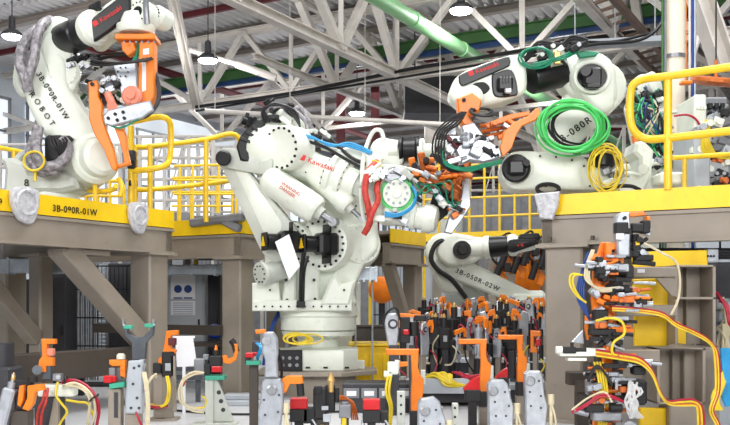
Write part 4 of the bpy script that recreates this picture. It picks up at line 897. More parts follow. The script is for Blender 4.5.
b = MB(); b.tube([at(-10, 146, 11.5), at(12, 150, 11.5), at(26, 153, 11.5)], .03); b.tube([at(14, 151, 11.5), at(14, 210, 11.5)], .028, 10, 1); tag(b.build('hand_rail', 'rail_yellow'), 'yellow hand rail at the far left behind the robot base', 'railing')
# right railing
Y = 8.05
rail('loop_railing', 'thick yellow tube railing with rounded loop end on the right platform', [
    ('rail_loop', [(760, 63, 7.55), (730, 67, 7.7), (668, 76, 7.95), (645, 79, 8.1), (634, 84, 8.15), (630.5, 95, 8.17), (630.5, 120, 8.17), (636, 133, 8.15), (648, 139, 8.1), (668, 138, 7.97), (730, 131, 7.7), (760, 127, 7.55)], .036),
    ('rail_post', [(668, 76, 7.97), (668, 190, 7.97)], .036)], .03)
rail('short_railing', 'short thinner yellow railing behind the loop railing of the right platform', [
    ('top_rail', [(673, 158, 8.8), (690, 157, 8.8), (704, 156, 8.8), (735, 154, 8.8)], .024), ('rail_post', [(684.5, 158, 8.8), (684.5, 192, 8.8)], .022)], .02)
# middle walkway behind with thin rails
t = thing('walkway', 'long yellow walkway with thin railings in the background right of the centre robot', 'walkway', at(490, 238, 16.5))
Yw = 16.5; p = at(424, 238, Yw); q = at(560, 232, Yw)
b = MB(); b.bar(p, q, .06, .14); b.build('toe_board', 'yellow', t)
b = MB(); b.box((p+q)/2+V((0, .5, -.12)), ((q-p).length, 1.0, .06)); b.build('deck_plate', 'taupe_dark', t)
for dz in (.35, .7, 1.05, 1.3):
    b = MB(); b.cyl(p+ZD*dz, q+ZD*dz, .022, seg=8); b.build('rail_bar', 'rail_yellow', t)
for i in range(10):
    s_ = p.lerp(q, i/9); b = MB(); b.cyl(s_, s_+ZD*(1.32 if i not in (1, 2) else 1.5), .024, seg=8); b.build('rail_post', 'rail_yellow', t)
for i in range(4):
    s_ = p.lerp(q, (i+.4)/3.6)+V((0, .5, 0)); b = MB(); b.box((s_.x, s_.y, (s_.z-.15)/2), (.16, .16, s_.z-.15)); b.build('support_post', 'taupe', t)
for i, (px, y0) in enumerate(((478, 170), (492, 174))):
    pass

# ---------------- background machinery ----------------
def cabinet(px, Yq, wd, z0, z1, mt, lab, group=None, doors=2, handle='black'):
    x_ = (px-CX)/F*Yq; t = thing('control_cabinet', lab, 'cabinet', (x_, Yq, z0), group); dp = .5
    b = MB(); b.box((x_, Yq+dp/2, (z0+z1)/2), (wd, dp, z1-z0), bev=.01); b.build('body', mt, t)
    for i in range(doors):
        cx_ = x_-wd/2+wd*(i+.5)/doors; b = MB(); b.box((cx_, Yq-.012, (z0+z1)/2), (wd/doors-.04, .02, z1-z0-.08), bev=.004); d_ = b.build('door', mt, t)
        b = MB(); b.box((cx_+wd/doors*.36, Yq-.035, (z0+z1)/2), (.025, .03, .14), bev=.004); b.build('handle', handle, d_)
    return t
cabinet(4, 11.7, 1.0, 0, 1.42, 'dark_grey', 'dark grey cabinet behind the leftmost brace under the left platform')  # dark grey of these under-platform cabinets stands in for the shade there
cabinet(56, 11.9, .24, 0, 1.5, 'dark_grey', 'narrow dark cabinet between the columns under the left platform', None, 1)
cabinet(128, 13.5, .6, 0, 1.7, 'dark_grey', 'dark cabinet behind the big diagonal brace of the left platform')
cabinet(186, 12.6, .52, 0, 1.62, 'cabinet', 'pale cabinet with posted sheets right of the left platform column', None, 1)
cabinet(213, 12.9, .2, 0, 1.66, 'dark_grey', 'thin dark cabinet next to the pale one with posted sheets', None, 1)
b = MB(); b.box(at(183, 287, 12.56), (.34, .006, .34)); b.box(at(183, 308, 12.56), (.34, .006, .2)); o = b.build('posted_sheet', 'paper'); tag(o, 'white safety sheets posted on the pale cabinet left of the corner column', 'notice')
b = MB()
for px in (178, 188): b.lathe(at(px, 289, 12.55), FR, [(0, .055), (.004, .055)], 20); b.box(at(px, 298, 12.55), (.12, .003, .02))
for k in range(6): b.box(at(183, 303+k*2.2, 12.55), (.28, .003, .006))
b.build('printed_symbols', 'cable_navy', o)
# blue hoist ball and red block on a shelf
b = MB(); b.lathe(at(215, 337, 11.6), ZD, [(-.03, .02), (0, .08), (.04, .115), (.1, .12), (.15, .09), (.17, .02)], 20); tag(b.build('blue_dome', 'blue'), 'blue rounded dome on the shelf left of the corner column', 'dome')
b = MB(); b.box(at(166, 338, 11.9), (.12, .12, .14), bev=.02); tag(b.build('red_canister', 'beam_red'), 'dark red canister on the shelf beside the pale cabinet', 'canister')
b = MB(); c = at(201, 344, 11.7); b.box(c, (.95, .4, .05)); 
for dx in (-.44, .44):
    for dy in (-.16, .16): b.box((c.x+dx, c.y+dy, c.z/2), (.05, .05, c.z))
tag(b.build('steel_shelf', 'taupe_dark'), 'dark low steel shelf behind the hooked orange post', 'shelf')
# galvanised duct and yellow fence posts under platforms
for (x0, x1, y0, h, Yq, lab) in ((-10, 76, 266, .17, 10.6, 'galvanised duct under the near left platform'), (170, 262, 270, .13, 12.0, 'galvanised duct under the second left platform'), (352, 376, 274, .16, 10.85, 'short galvanised duct right of the centre robot body')):
    b = MB(); p, q = at(x0, y0, Yq), at(x1, y0, Yq); b.bar(p, q, .2, h, bev=.01)
    for i in range(5):
        s_ = p.lerp(q, i/4); b.bar(s_-V((.012, 0, 0)), s_+V((.012, 0, 0)), .23, h+.03)
    for s_ in (p.lerp(q, .15), p.lerp(q, .85)): b.cyl(s_, (s_.x, s_.y, ZT-.1 if x0 < 300 else 0), .012, seg=6)
    tag(b.build('air_duct', 'galvanised'), lab, 'duct')
def fence(px0, px1, Yq, z1, lab):
    t = thing('safety_fence', lab, 'fence', at(px0, 400, Yq)); t.location.z = 0
    x0, x1 = (px0-CX)/F*Yq, (px1-CX)/F*Yq; n = max(1, round((x1-x0)/.9))
    for i in range(n+1):
        x_ = x0+(x1-x0)*i/n; b = MB(); b.box((x_, Yq, z1/2), (.05, .05, z1)); b.box((x_, Yq, .01), (.14, .14, .02)); b.build('fence_post', 'rail_yellow', t)
    for i in range(n):
        xa, xb = x0+(x1-x0)*i/n+.03, x0+(x1-x0)*(i+1)/n-.03; b = MB(); k = xa
        while k < xb: b.box((k, Yq, z1/2+.05), (.008, .008, z1-.2)); k += .06
        for z_ in (.15, .5, .9, 1.3, z1-.05): b.box(((xa+xb)/2, Yq, z_), (xb-xa, .012, .02))
        b.build('mesh_panel', 'mesh_dark', t)
fence(70, 160, 12.75, 1.68, 'yellow-post mesh fence behind the left platform braces')
fence(196, 236, 13.4, 1.8, 'yellow-post mesh fence behind the corner column of the second left platform')
fence(370, 424, 15.2, 1.9, 'yellow-post mesh fence behind the small middle platform')
b = MB()
for i in range(9): b.cyl(at(77+i*2.6, 262, 12.9), at(77+i*2.6, 380, 12.9), .011 if i % 3 else .02, seg=6)
b.box(at(88, 262, 12.9), (.4, .06, .06)); tag(b.build('conduit_rack', 'steel'), 'rack of thin vertical steel conduits behind the left mesh fence', 'conduits')
b = MB(); x_ = (102-CX)/F*13.1
for i in range(26): b.box((x_, 13.1, .12+i*.058), (.12, .05, .028))
for s_ in (-1, 1): b.box((x_+s_*.07, 13.12, .85), (.015, .06, 1.6))
tag(b.build('wall_ladder', 'cabinet'), 'narrow pale slatted ladder strip behind the diagonal brace', 'ladder')
b = MB(); p = at(210, 270, 13.6); 
for s_ in (-1, 1): b.bar(V((p.x+s_*.14, 13.5, 0)), V((p.x+s_*.06, 13.6, 1.6)), .03, .05)
for i in range(5): b.bar(V((p.x-.14+.015*i, 13.5, .25+.28*i)), V((p.x+.14-.015*i, 13.5, .25+.28*i)), .03, .03)
tag(b.build('step_ladder', 'rail_yellow'), 'yellow step ladder behind the corner column', 'ladder')
b = MB(); b.lathe(at(382, 290, 14.6), FR, [(0, .16), (.03, .21), (.06, .22), (.1, .2), (.14, .1)], 28)
b.m(1).box(at(382, 290, 14.55)+V((.0, .1, -.55)), (.1, .1, 1.1+.0)); tag(b.build('warning_disc', ['orange', 'dark_grey']), 'round orange disc on a post behind the small middle platform', 'disc')
# yellow and dark machine bases right of the pedestal
def machine(px, py0, py1, Yq, wd, mt, lab, nm='machine_base'):
    x_ = (px-CX)/F*Yq; z1 = at(0, py0, Yq).z; z0 = max(0, at(0, py1, Yq).z); b = MB(); b.box((x_, Yq+.3, (z0+z1)/2), (wd, .6, z1-z0), bev=.015)
    b.box((x_, Yq+.3, z1+.015), (wd+.06, .66, .03), bev=.005)
    for i in range(3): b.box((x_-wd*.3+i*wd*.3, Yq-.006, (z0+z1)/2), (wd*.22, .012, (z1-z0)*.7), bev=.004)
    return tag(b.build(nm, mt), lab, 'machine')
machine(374, 346, 395, 11.0, .56, 'yellow', 'yellow machine base just right of the octagonal pedestal', 'yellow_machine')
b = MB(); p, q = at(352, 333, 11.15), at(406, 333, 11.15); b.ibeam(p, q, .2, .2, .02); b.box((q.x, q.y, q.z/2), (.14, .14, q.z)); b.box((p.x+.28, p.y+.15, p.z-.07), (.1, .1, .04))
tag(b.build('beam_stand', 'taupe_dark'), 'dark low steel frame beam above the yellow machine base', 'frame')
t = thing('tray_rack', 'grey drawer rack with labelled trays right of the pedestal', 'rack', at(380, 400, 9.3))
b = MB(); c = at(378, 387, 9.15); b.box((c.x, 9.37, .15), (.72, .4, .3), bev=.01); b.build('body', 'dark_grey', t)
for i in range(4):
    b = MB(); b.box((c.x-.27+i*.18, 9.16, .2), (.16, .02, .1), bev=.003); d_ = b.build('tray_front', 'mid_grey', t); b = MB(); b.box((c.x-.27+i*.18, 9.147, .2), (.1, .006, .05)); b.build('tray_label', 'paper', d_)
# low tooling tables in the middle
def table(x0, x1, Yq, z, dp, lab, mt='cabinet'):
    xa, xb = (x0-CX)/F*Yq, (x1-CX)/F*Yq; t = thing('tooling_table', lab, 'table', ((xa+xb)/2, Yq, 0)); b = MB(); b.box(((xa+xb)/2, Yq+dp/2, z-.03), (xb-xa, dp, .06), bev=.008); b.build('table_top', mt, t)
    b = MB(); b.box(((xa+xb)/2, Yq+dp/2, z-.13), (xb-xa-.08, dp-.08, .14)); b.build('frame_rail', 'dark_grey', t)
    for X in (xa+.08, xb-.08):
        for yy in (Yq+.08, Yq+dp-.08): b = MB(); b.box((X, yy, (z-.2)/2), (.09, .09, z-.2)); b.build('leg', 'taupe_dark', t)
    return z
zt1 = table(404, 552, 9.7, .24, 1.1, 'low front tooling table under the crowded clamp units')
zt2 = table(412, 556, 11.6, .40, 1.3, 'second tooling table behind, holding crowded clamp units')
zt3 = table(429, 560, 13.0, .46, .6, 'rearmost tooling table in the middle, below the far robot')
b = MB(); b.box(at(458, 386, 9.55), (1.1, .03, .16), bev=.005)
tag(b.build('terminal_rail', 'cabinet'), 'pale terminal strip with slots hung on the front tooling table', 'terminal strip')
b = MB()
rnd = random.Random(8)
for i in range(9): b.tube([at(424+rnd.uniform(0, 8), 378, 9.6), at(434+i*2, 372+rnd.uniform(0, 4), 9.55), at(444+i, 380+rnd.uniform(0, 5), 9.5), at(462+rnd.uniform(0, 6), 386, 9.55)], .014, 6)
tag(b.build('cable_tangle', 'cable_yellow'), 'tangle of yellow cables on the front tooling table', 'cable')
b = MB()
for i in range(8): b.tube([at(452+rnd.uniform(0, 8), 372, 9.7), at(466+i*2, 376+rnd.uniform(0, 4), 9.55), at(480+i, 374+rnd.uniform(0, 5), 9.5), at(492+rnd.uniform(0, 6), 382, 9.6)], .012, 6)
tag(b.build('cable_tangle', 'cable_maroon'), 'tangle of dark red cables on the front tooling table', 'cable')
# prototypes of small clamp units, built around the origin on their foot
def unit_A(lab, grp):   # silver toggle clamp with orange jaw
    t = thing('toggle_clamp', lab, 'clamp', (0, 0, 0), grp)
    b = MB(); b.box((0, 0, .02), (.18, .16, .04)); b.box((0, .02, .2), (.09, .08, .36), bev=.006); b.build('stand', 'taupe', t)
    b = MB(); b.prism([(-.07, -.06, .34), (.07, -.06, .34), (.09, -.06, .5), (.07, -.06, .68), (.02, -.06, .76), (-.05, -.06, .74), (-.08, -.06, .6)], (0, .06, 0), .01); b.m(1).cyl((0, -.06, .66), (0, -.08, .66), .035, seg=14).m(0); b.cyl((0, -.06, .66), (0, -.095, .66), .018, seg=10)
    b.build('clamp_body', ['silver', 'dark_grey'], t)
    b = MB(); b.prism([(.03, -.05, .68), (.09, -.05, .77), (.16, -.05, .78), (.18, -.05, .7), (.16, -.05, .62), (.135, -.05, .62), (.14, -.05, .71), (.08, -.05, .7), (.06, -.05, .63)], (0, .05, 0), .006); b.build('jaw', 'orange', t)
    b = MB(); b.cyl((-.1, 0, .35), (-.1, 0, .62), .045, seg=14); b.cyl((-.1, 0, .62), (-.1, 0, .7), .015, seg=8); b.box((.1, 0, .42), (.1, .1, .14), bev=.01); b.build('air_cylinder', 'black', t)
    b = MB(); b.tube([(-.1, -.05, .4), (-.2, -.1, .5), (-.16, -.12, .66), (-.04, -.1, .6)], .01, 6); b.tube([(.1, -.06, .4), (.2, -.1, .3), (.16, -.1, .15), (.04, -.06, .06)], .01, 6); b.build('hose', 'cable_maroon', t)
    return t
def unit_B(lab, grp):   # black pin unit with sensors
    t = thing('pin_unit', lab, 'pin unit', (0, 0, 0), grp)
    b = MB(); b.box((0, 0, .02), (.2, .18, .04)); b.box((0, 0, .2), (.1, .1, .34), bev=.006); b.build('stand', 'dark_grey', t)
    b = MB(); b.box((0, -.02, .5), (.15, .12, .24), bev=.012); b.box((.11, -.02, .44), (.08, .08, .1), bev=.008); b.cyl((-.03, -.02, .6), (-.03, -.02, .74), .045, seg=14); b.box((-.11, 0, .58), (.07, .1, .12), bev=.008); b.build('body', 'matt_black', t)
    b = MB(); b.cyl((-.03, -.02, .74), (-.03, -.02, .77), .03, seg=10); b.cyl((-.03, -.02, .77), (-.03, -.02, .79), .02, .006, seg=10); b.build('pin', 'brass', t)
    b = MB(); b.box((.02, -.085, .5), (.06, .01, .07)); b.build('plate', 'silver', t)
    b = MB(); b.tube([(.12, -.05, .42), (.2, -.1, .36), (.14, -.12, .22), (.02, -.1, .2)], .011, 6); b.tube([(-.1, -.04, .54), (-.18, -.1, .4), (-.1, -.1, .2)], .011, 6); b.build('hose', 'cable_cream', t)
    return t
def unit_C(lab, grp):   # orange bracket clamp with red block
    t = thing('bracket_clamp', lab, 'clamp', (0, 0, 0), grp)
    b = MB(); b.box((0, 0, .02), (.18, .16, .04)); b.box((0, 0, .22), (.08, .08, .38), bev=.005); b.build('stand', 'taupe', t)
    b = MB(); b.prism([(-.08, -.05, .4), (.04, -.05, .4), (.04, -.05, .46), (-.02, -.05, .48), (-.02, -.05, .62), (.1, -.05, .62), (.1, -.05, .69), (-.08, -.05, .7)], (0, .06, 0), .006); b.build('bracket', 'orange', t)
    b = MB(); b.box((.06, -.02, .54), (.09, .08, .09), bev=.008); b.build('locator_block', 'red', t)
    b = MB(); b.cyl((.1, 0, .3), (.1, 0, .5), .04, seg=12); b.box((-.05, .05, .34), (.14, .08, .12), bev=.01); b.cyl((-.12, 0, .5), (-.12, 0, .62), .035, seg=12); b.build('air_cylinder', 'matt_black', t)
    b = MB(); b.tube([(.1, -.03, .32), (.18, -.08, .22), (.08, -.1, .1)], .012, 6); b.tube([(-.12, -.02, .5), (-.2, -.06, .36), (-.1, -.08, .16)], .01, 6); b.build('hose', 'cable_yellow', t)
    return t
def unit_D(lab, grp):   # orange long-arm clamp, silver cylinder
    t = thing('swing_clamp', lab, 'clamp', (0, 0, 0), grp)
    b = MB(); b.box((0, 0, .02), (.16, .16, .04)); b.box((0, 0, .15), (.1, .1, .24), bev=.006); b.build('stand', 'dark_grey', t)
    b = MB(); b.cyl((0, 0, .26), (0, 0, .56), .055, seg=16); b.cyl((0, 0, .56), (0, 0, .6), .07, seg=16); b.cyl((0, 0, .6), (0, 0, .7), .02, seg=10); b.box((0, -.06, .36), (.08, .04, .1), bev=.005); b.build('cylinder', 'silver', t)
    b = MB(); b.prism([(-.05, -.03, .69), (.12, -.03, .73), (.19, -.03, .7), (.19, -.03, .6), (.16, -.03, .6), (.15, -.03, .68), (-.04, -.03, .63)], (0, .06, 0), .006); b.build('arm', 'orange', t)
    b = MB(); b.tube([(0, -.08, .38), (-.14, -.12, .44), (-.16, -.1, .25), (-.04, -.06, .12)], .012, 6); b.box((-.1, 0, .46), (.08, .08, .16), bev=.01); b.build('valve', 'matt_black', t)
    return t
GA = 'toggle clamps on the middle tooling tables'; GB = 'pin units on the middle tooling tables'; GC = 'bracket clamps on the middle tooling tables'; GD = 'swing clamps on the middle tooling tables'
protos = [(unit_A('silver toggle clamp with orange jaw among the crowd on the tooling tables', GA), 0), (unit_B('black pin unit with brass tip among the crowd on the tooling tables', GB), 0), (unit_C('orange bracket clamp with red block among the crowd on the tooling tables', GC), 0), (unit_D('silver cylinder clamp with orange arm among the crowd on the tooling tables', GD), 0)]
spots = []
rnd = random.Random(12)
for (Yq, z, xs, hs) in ((10.0, zt1, (410, 424, 435, 446, 458, 476, 488, 499, 515, 527, 537), .92), (10.5, zt1, (412, 421, 431, 441, 456, 470, 484, 496, 509, 526), .98), (11.9, zt2, (418, 427, 437, 448, 457, 468, 479, 489, 500, 510, 521, 532, 543), .88), (12.5, zt2, (427, 436, 445, 454, 463, 472, 487, 498, 507, 518, 529, 541), .92), (13.2, zt3, (435, 446, 459, 473, 486, 499, 512, 524, 536, 547), .88)):
    for px in xs: spots.append(((px+rnd.uniform(-2, 2)-CX)/F*Yq, Yq+rnd.uniform(-.08, .08), z, hs*rnd.uniform(.85, 1.15)))
seq = [0, 1, 3, 1, 2, 0, 1, 0, 1, 3, 1, 0]
for i, (x_, y_, z_, s_) in enumerate(spots):
    k = seq[(i*5+i//4) % len(seq)]; k = (0 if y_ > 13 and i % 3 else k); p, used = protos[k]; wx = 1.0 if y_ > 13 else .78
    rz = rnd.choice([0, .5, -.5, 1.2, -1.1, PI, 2.6, -2.4])
    if used == 0: p.location = (x_, y_, z_); p.rotation_euler[2] = rz; p.scale = (s_*wx, s_*wx, s_); protos[k] = (p, 1)
    else: copy_tree(p, (x_, y_, z_), rz, None, None, (s_*wx, s_*wx, s_))
# row of orange and silver guns hanging in the far right middle
for i, (px, py, Yq, s_) in enumerate(((505, 262, 15, 1.1), (517, 268, 15.3, 1.0), (527, 260, 15.6, 1.2), (535, 274, 15.2, 1.1), (499, 276, 15.8, .9), (544, 262, 15.9, 1.0))):
    Yq = 15.9; p = at(px, py, Yq)-V((0, .1, 0)); t = thing('hanging_gun', 'orange and black gun hanging on the frame right of the far robot wrist', 'gun', p, 'guns hanging in the far middle')
    b = MB(); b.prism([p+V((a*s_, 0, c*s_)) for a, c in ((-.1, .2), (.05, .22), (.08, .05), (.16, -.05), (.1, -.2), (.02, -.16), (.04, -.05), (-.06, 0))], (0, .08, 0), .01); b.build('frame', 'orange', t)
    b = MB(); b.cyl(p+V((-.1, -.05, -.1)), p+V((.0, -.05, .2)), .06, seg=12); b.box(p+V((.12, -.05, .15)), (.12, .1, .16), bev=.01); b.tube([p+V((-.05, -.05, .2)), p+V((-.16, -.1, .35)), p+V((.05, -.05, .5)), p+V((.1, 0, .3))], .02, 6); b.build('motor', 'matt_black', t)
    b = MB(); b.box(p+V((0, .06, .28)), (.1, .16, .08), bev=.01); b.bar(p+V((0, .06, .2)), V((p.x, p.y+.1, at(0, 250, 15.9).z+.04)), .04, .04); b.build('mount', 'silver', t)
b = MB(); p, q = at(492, 250, 15.9), at(562, 250, 15.9)
b.bar(p, q, .1, .1)
for s_ in (p, q): b.bar(V((s_.x, s_.y, 0)), s_, .12, .12)
tag(b.build('hanger_frame', 'taupe'), 'taupe frame beam carrying the hanging orange guns', 'frame')
machine(521, 262, 420, 18.2, .8, 'orange', 'large orange machine block behind the hanging guns', 'orange_machine')
# far filler machinery standing on the floor
rnd = random.Random(31); k = 0
far = [(30, 17, .9, 2.3), (75, 19, 1.2, 2.6), (120, 22, 1.5, 2.8), (170, 18, .8, 2.9), (200, 24, 1.6, 3.4), (240, 20, 1.0, 3.0), (262, 26, 1.5, 3.2), (300, 18, 1.2, 2.2), (345, 21, 1.4, 2.8), (388, 24, 1.3, 3.0), (425, 19, .9, 2.2), (452, 20, 1.0, 3.4), (484, 19, .8, 3.3), (512, 23, 1.4, 3.9), (548, 19, 1.1, 2.9), (590, 16, 1.0, 2.4), (630, 14, .9, 1.7), (700, 13, 1.2, 1.7), (720, 17, 1.3, 3.4), (655, 19, 1.2, 3.4)]
desc = ['at the far left under the hand rail', 'behind the left robot base', 'far off left of the loop railing', 'behind the stair railings', 'far behind the two-bar railing', 'behind the curved end of the two-bar railing', 'far behind the elbow of the centre robot', 'behind the centre robot body', 'behind the centre robot wrist', 'behind the green tool changer', 'below the walkway left end', 'behind the walkway rails, left of two', 'behind the walkway rails, right of two', 'tall behind the walkway right end', 'behind the gap left of the right platform column', 'under the right platform behind its column', 'under the right platform behind the orange tool column', 'under the right platform at the right edge', 'behind the short railing at the right edge', 'behind the tangled robot head on the right']
for (px, Yq, wd, z1), d_ in zip(far, desc):
    cabinet(px, Yq, wd, 0, z1, rnd.choice(['cabinet', 'mid_grey', 'robot_grey', 'mid_grey']) if px not in (590, 630, 700) else 'dark_grey', ('tall ' if z1 > 2.5 else '')+'grey machine cabinet '+d_, None, rnd.choice([2, 3]), 'dark_grey')  # dark grey under the right platform stands in for the shade there
# pipe racks / light frames above them
def frame_rack(px0, px1, Yq, z0, z1, lab, nx=4, nz=3, mt='truss_white', r=.035):
    xa, xb = (px0-CX)/F*Yq, (px1-CX)/F*Yq; t = thing('pipe_rack', lab, 'pipe rack', ((xa+xb)/2, Yq, 0))
    for i in range(nx): x_ = xa+(xb-xa)*i/(nx-1); b = MB(); b.box((x_, Yq, z1/2), (r*2, r*2, z1)); b.build('upright', mt, t)
    for i in range(nz): z_ = z0+(z1-z0)*i/(nz-1); b = MB(); b.cyl((xa-.3, Yq, z_), (xb+.3, Yq, z_), r, seg=8); b.build('rail', mt, t)
    for i in range(nx-1):
        x_ = xa+(xb-xa)*i/(nx-1); x2 = xa+(xb-xa)*(i+1)/(nx-1); b = MB(); b.bar((x_, Yq, z0), (x2, Yq, z1), r, r); b.build('diagonal', mt, t)
frame_rack(0, 120, 20, 2.6, 4.6, 'pale pipe frame behind the left robot arm', 5, 5)
frame_rack(140, 262, 19, 2.8, 4.6, 'pale pipe frame behind the yellow stair railings', 6, 5)
frame_rack(165, 250, 25, 3.6, 5.4, 'farther pale pipe frame high behind the two-bar railing', 6, 4)
frame_rack(400, 540, 25.6, 2.8, 5.0, 'pale pipe frame behind the yellow walkway', 7, 4)
frame_rack(560, 720, 22, 3.2, 5.4, 'pale pipe frame behind the upper right robots', 6, 4)
b = MB(); b.box(at(440, 99, 25), (2.0, 1.2, 1.0), bev=.02)
for s_ in (-1, 1): b.cyl(at(440, 99, 25)+V((s_*.7, 0, .5)), V((at(440, 99, 25).x+s_*.7, 25, ZR)), .02, seg=6)
tag(b.build('air_handler', 'dark_grey'), 'dark grey air handling box hung under the roof left of the right robot', 'air handler')
# machine head at the upper right edge
t = thing('plug_machine', 'grey machine head with plug blocks behind the right railing', 'machine', at(712, 190, 9.4)); t.location.z = ZT
Yh = 9.4
for i, (x0, y0, x1, y1, mt) in enumerate(((705, 97, 728, 118, 'mid_grey'), (706, 118, 736, 152, 'mid_grey'), (700, 160, 728, 196, 'cabinet'), (692, 96, 704, 130, 'robot_white'), (728, 150, 745, 196, 'robot_grey'), (690, 132, 706, 196, 'cabinet'))):
    p, q = at(x0, y0, Yh), at(x1, y1, Yh); b = MB(); b.box((p+q)/2+V((0, .2, 0)), (q.x-p.x, .4+.05*i, p.z-q.z), bev=.015)
    for k in range(3): b.cyl(V((p.x+(q.x-p.x)*(.25+.25*k), Yh-.02*i, q.z+(p.z-q.z)*.6)), V((p.x+(q.x-p.x)*(.25+.25*k), Yh-.02*i-.05, q.z+(p.z-q.z)*.6)), .02, seg=8)
    b.build('housing_block', mt, t)
b = MB()
for px in (710, 716, 722): b.box(at(px, 106, Yh-.03), (.045, .06, .07), bev=.01); b.box(at(px, 113, Yh-.03), (.045, .06, .03), bev=.01)
b.build('plug_block', 'black', t)
b = MB()
rnd = random.Random(4)
for i in range(7): b.tube([at(706+i, 120, Yh-.1), at(702+i, 138+rnd.uniform(-3, 3), Yh-.14), at(704+i*2, 154, Yh-.12), at(722+i, 156+rnd.uniform(-4, 4), Yh-.1), at(740, 154+i, Yh-.1)], .011, 6)
b.build('cables', 'cable_yellow', t)
fittings(t, 712, 130, 16, 22, Yh-.05, 14, 58, ('mid_grey', 'cabinet', 'matt_black', 'robot_white'), 1.4)
fittings(t, 712, 176, 16, 16, Yh-.05, 12, 59, ('mid_grey', 'copper', 'matt_black', 'robot_white'), 1.2)
b = MB(); b.tube([at(674, 116, Yh-.1), at(688, 115, Yh-.1), at(698, 122, Yh-.1), at(704, 138, Yh-.1), at(706, 156, Yh-.1)], .012, 6); b.build('cable', 'cable_maroon', t)
b = MB(); b.lathe(at(716, 86, 10.6), V((.1, -.25, 1)), [(0, .22), (.04, .3), (.08, .3), (.1, .2)], 30); b.cyl(at(716, 86, 10.6), at(716, 60, 10.6), .02, seg=8); b.m(1).cyl(at(716, 60, 10.6), V((at(716, 60, 10.6).x, 10.6, ZR)), .01, seg=6)
tag(b.build('hanging_reel', ['copper', 'black']), 'round orange-brown reel hanging behind the upper bar of the right railing', 'reel')
b = MB(); b.box(at(686, 83, 10.4), (.13, .1, .04), bev=.01); b.cyl(at(686, 83, 10.4), V((at(686, 83, 10.4).x, 10.4, ZR)), .006, seg=6); tag(b.build('orange_tag', 'orange'), 'small flat orange part hanging right of the cream column', 'tag')
# ---------------- foreground clamp units ----------------
def floorpt(px, Y): return V(((px-CX)/F*Y, Y, 0))
def post(b, px, Y, ytop, w_=.06, dp=.07, plate=.16):
    p = floorpt(px, Y); zt = at(px, ytop, Y).z; b.box((p.x, Y, zt/2), (w_, dp, zt), bev=.004)
    if plate: b.box((p.x, Y, .012), (plate, plate, .024))
def hooked_plate(px, top, bot, Y, lab, w_=33, mir=1):
    """orange inverted-L locator plate; px = right edge of the upright at the top"""
    t = thing('hooked_locator', lab, 'locator', floorpt(px, Y), 'orange inverted L locator plates'); s = w_/33
    P = lambda a, c: (px+a*s, top+c*s)
    b = MB(); b.pp([P(-33, 0), P(0, 0), P(-1, 18), P(1, 26), P(5, 30), P(4.5, 42), P(3, 52), P(2.5, 63), P(-8, 63), P(-8, 45), P(-7, 28), P(-8, 6), P(-33, 6)], Y-.03, .06, .006); b.build('locator_plate', 'orange', t)
    b = MB(); b.pp([P(-9, 62), P(3, 62), P(3, 80), P(-9, 80)], Y-.05, .1, .006); b.build('lower_block', 'matt_black', t)
    b = MB(); post(b, px-3, Y+.02, top+78*s, .09, .09, .2); b.build('stand', 'taupe', t)
    b = MB(); q = at(px+4, top+64*s, Y); b.cyl(q, V((q.x, q.y, .3)), .014, seg=8); b.box((q.x, q.y, .5), (.04, .05, .12), bev=.004); b.build('sensor_rod', 'robot_grey', t)
    return t
hooked_plate(419, 349, 412, 7.6, 'orange inverted L plate nearest the tray rack, leftmost of the three tall ones', 33)
hooked_plate(487, 339, 392, 8.1, 'orange inverted L plate in the middle of the three tall ones, beside a red wedge', 28)
hooked_plate(523.5, 335, 380, 8.4, 'orange inverted L plate nearest the right platform column', 25)
def silver_unit(pts, Y, lab, piv, dots, floorpx):
    t = thing('power_clamp', lab, 'clamp', floorpt(floorpx, Y), 'silver power clamps along the bottom edge')
    b = MB(); b.pp(pts, Y, .09, .01); b.m(1)
    for x, y in dots: b.cyl(at(x, y, Y), at(x, y, Y-.01), .009, seg=8)
    b.m(2).lathe(at(piv[0], piv[1], Y), FR, [(0, .04), (.015, .04), (.02, .028), (.035, .028), (.035, .012)], 20); b.build('clamp_body', ['silver', 'dark_grey', 'steel'], t)
    x0 = min(p[0] for p in pts); x1 = max(p[0] for p in pts); y0 = min(p[1] for p in pts); yb = max(p[1] for p in pts)
    b = MB(); b.pp([(x0+3, y0+6), (x1-3, y0+10), (x1-2, yb), (x0+2, yb)], Y+.09, .07, .01); b.build('rear_plate', 'steel', t)
    b = MB(); post(b, floorpx, Y+.08, yb-1, .1, .1, .2); b.build('stand', 'taupe_dark', t)
    b = MB(); q = at(x1+3, y0+26, Y+.04); b.cyl(q, V((q.x, q.y, .15)), .016, seg=10); b.cyl(q+ZD*.02, q-ZD*.06, .026, seg=10); b.tube([q+V((0, -.02, -.05)), q+V((.03, -.04, -.2)), q+V((.01, -.03, -.4)), V((q.x, q.y-.03, .12))], .008, 6); b.build('sensor_cable', 'cable_cream', t)
    return t
silver_unit([(418, 404), (421, 399), (434, 397), (440, 402), (443, 412), (446, 420), (446, 440), (418, 440)], 6.6, 'silver power clamp plate at the bottom edge below the leftmost tall orange plate', (425, 411), [(436, 410), (440, 424), (424, 421)], 432)
silver_unit([(488, 384), (492, 380), (504, 380), (508, 384), (511, 398), (514, 406), (513, 430), (489, 430)], 7.0, 'silver power clamp with etched mark between the two right orange plates', (493, 391), [(505, 392), (509, 406), (495, 402), (496, 416), (506, 416)], 500)
silver_unit([(525, 374), (529, 371), (540, 371), (543, 376), (545, 396), (548, 406), (546, 430), (526, 430)], 7.0, 'silver power clamp plate against the right platform column', (530, 381), [(539, 381), (541, 396), (530, 392), (531, 406), (541, 408)], 536)
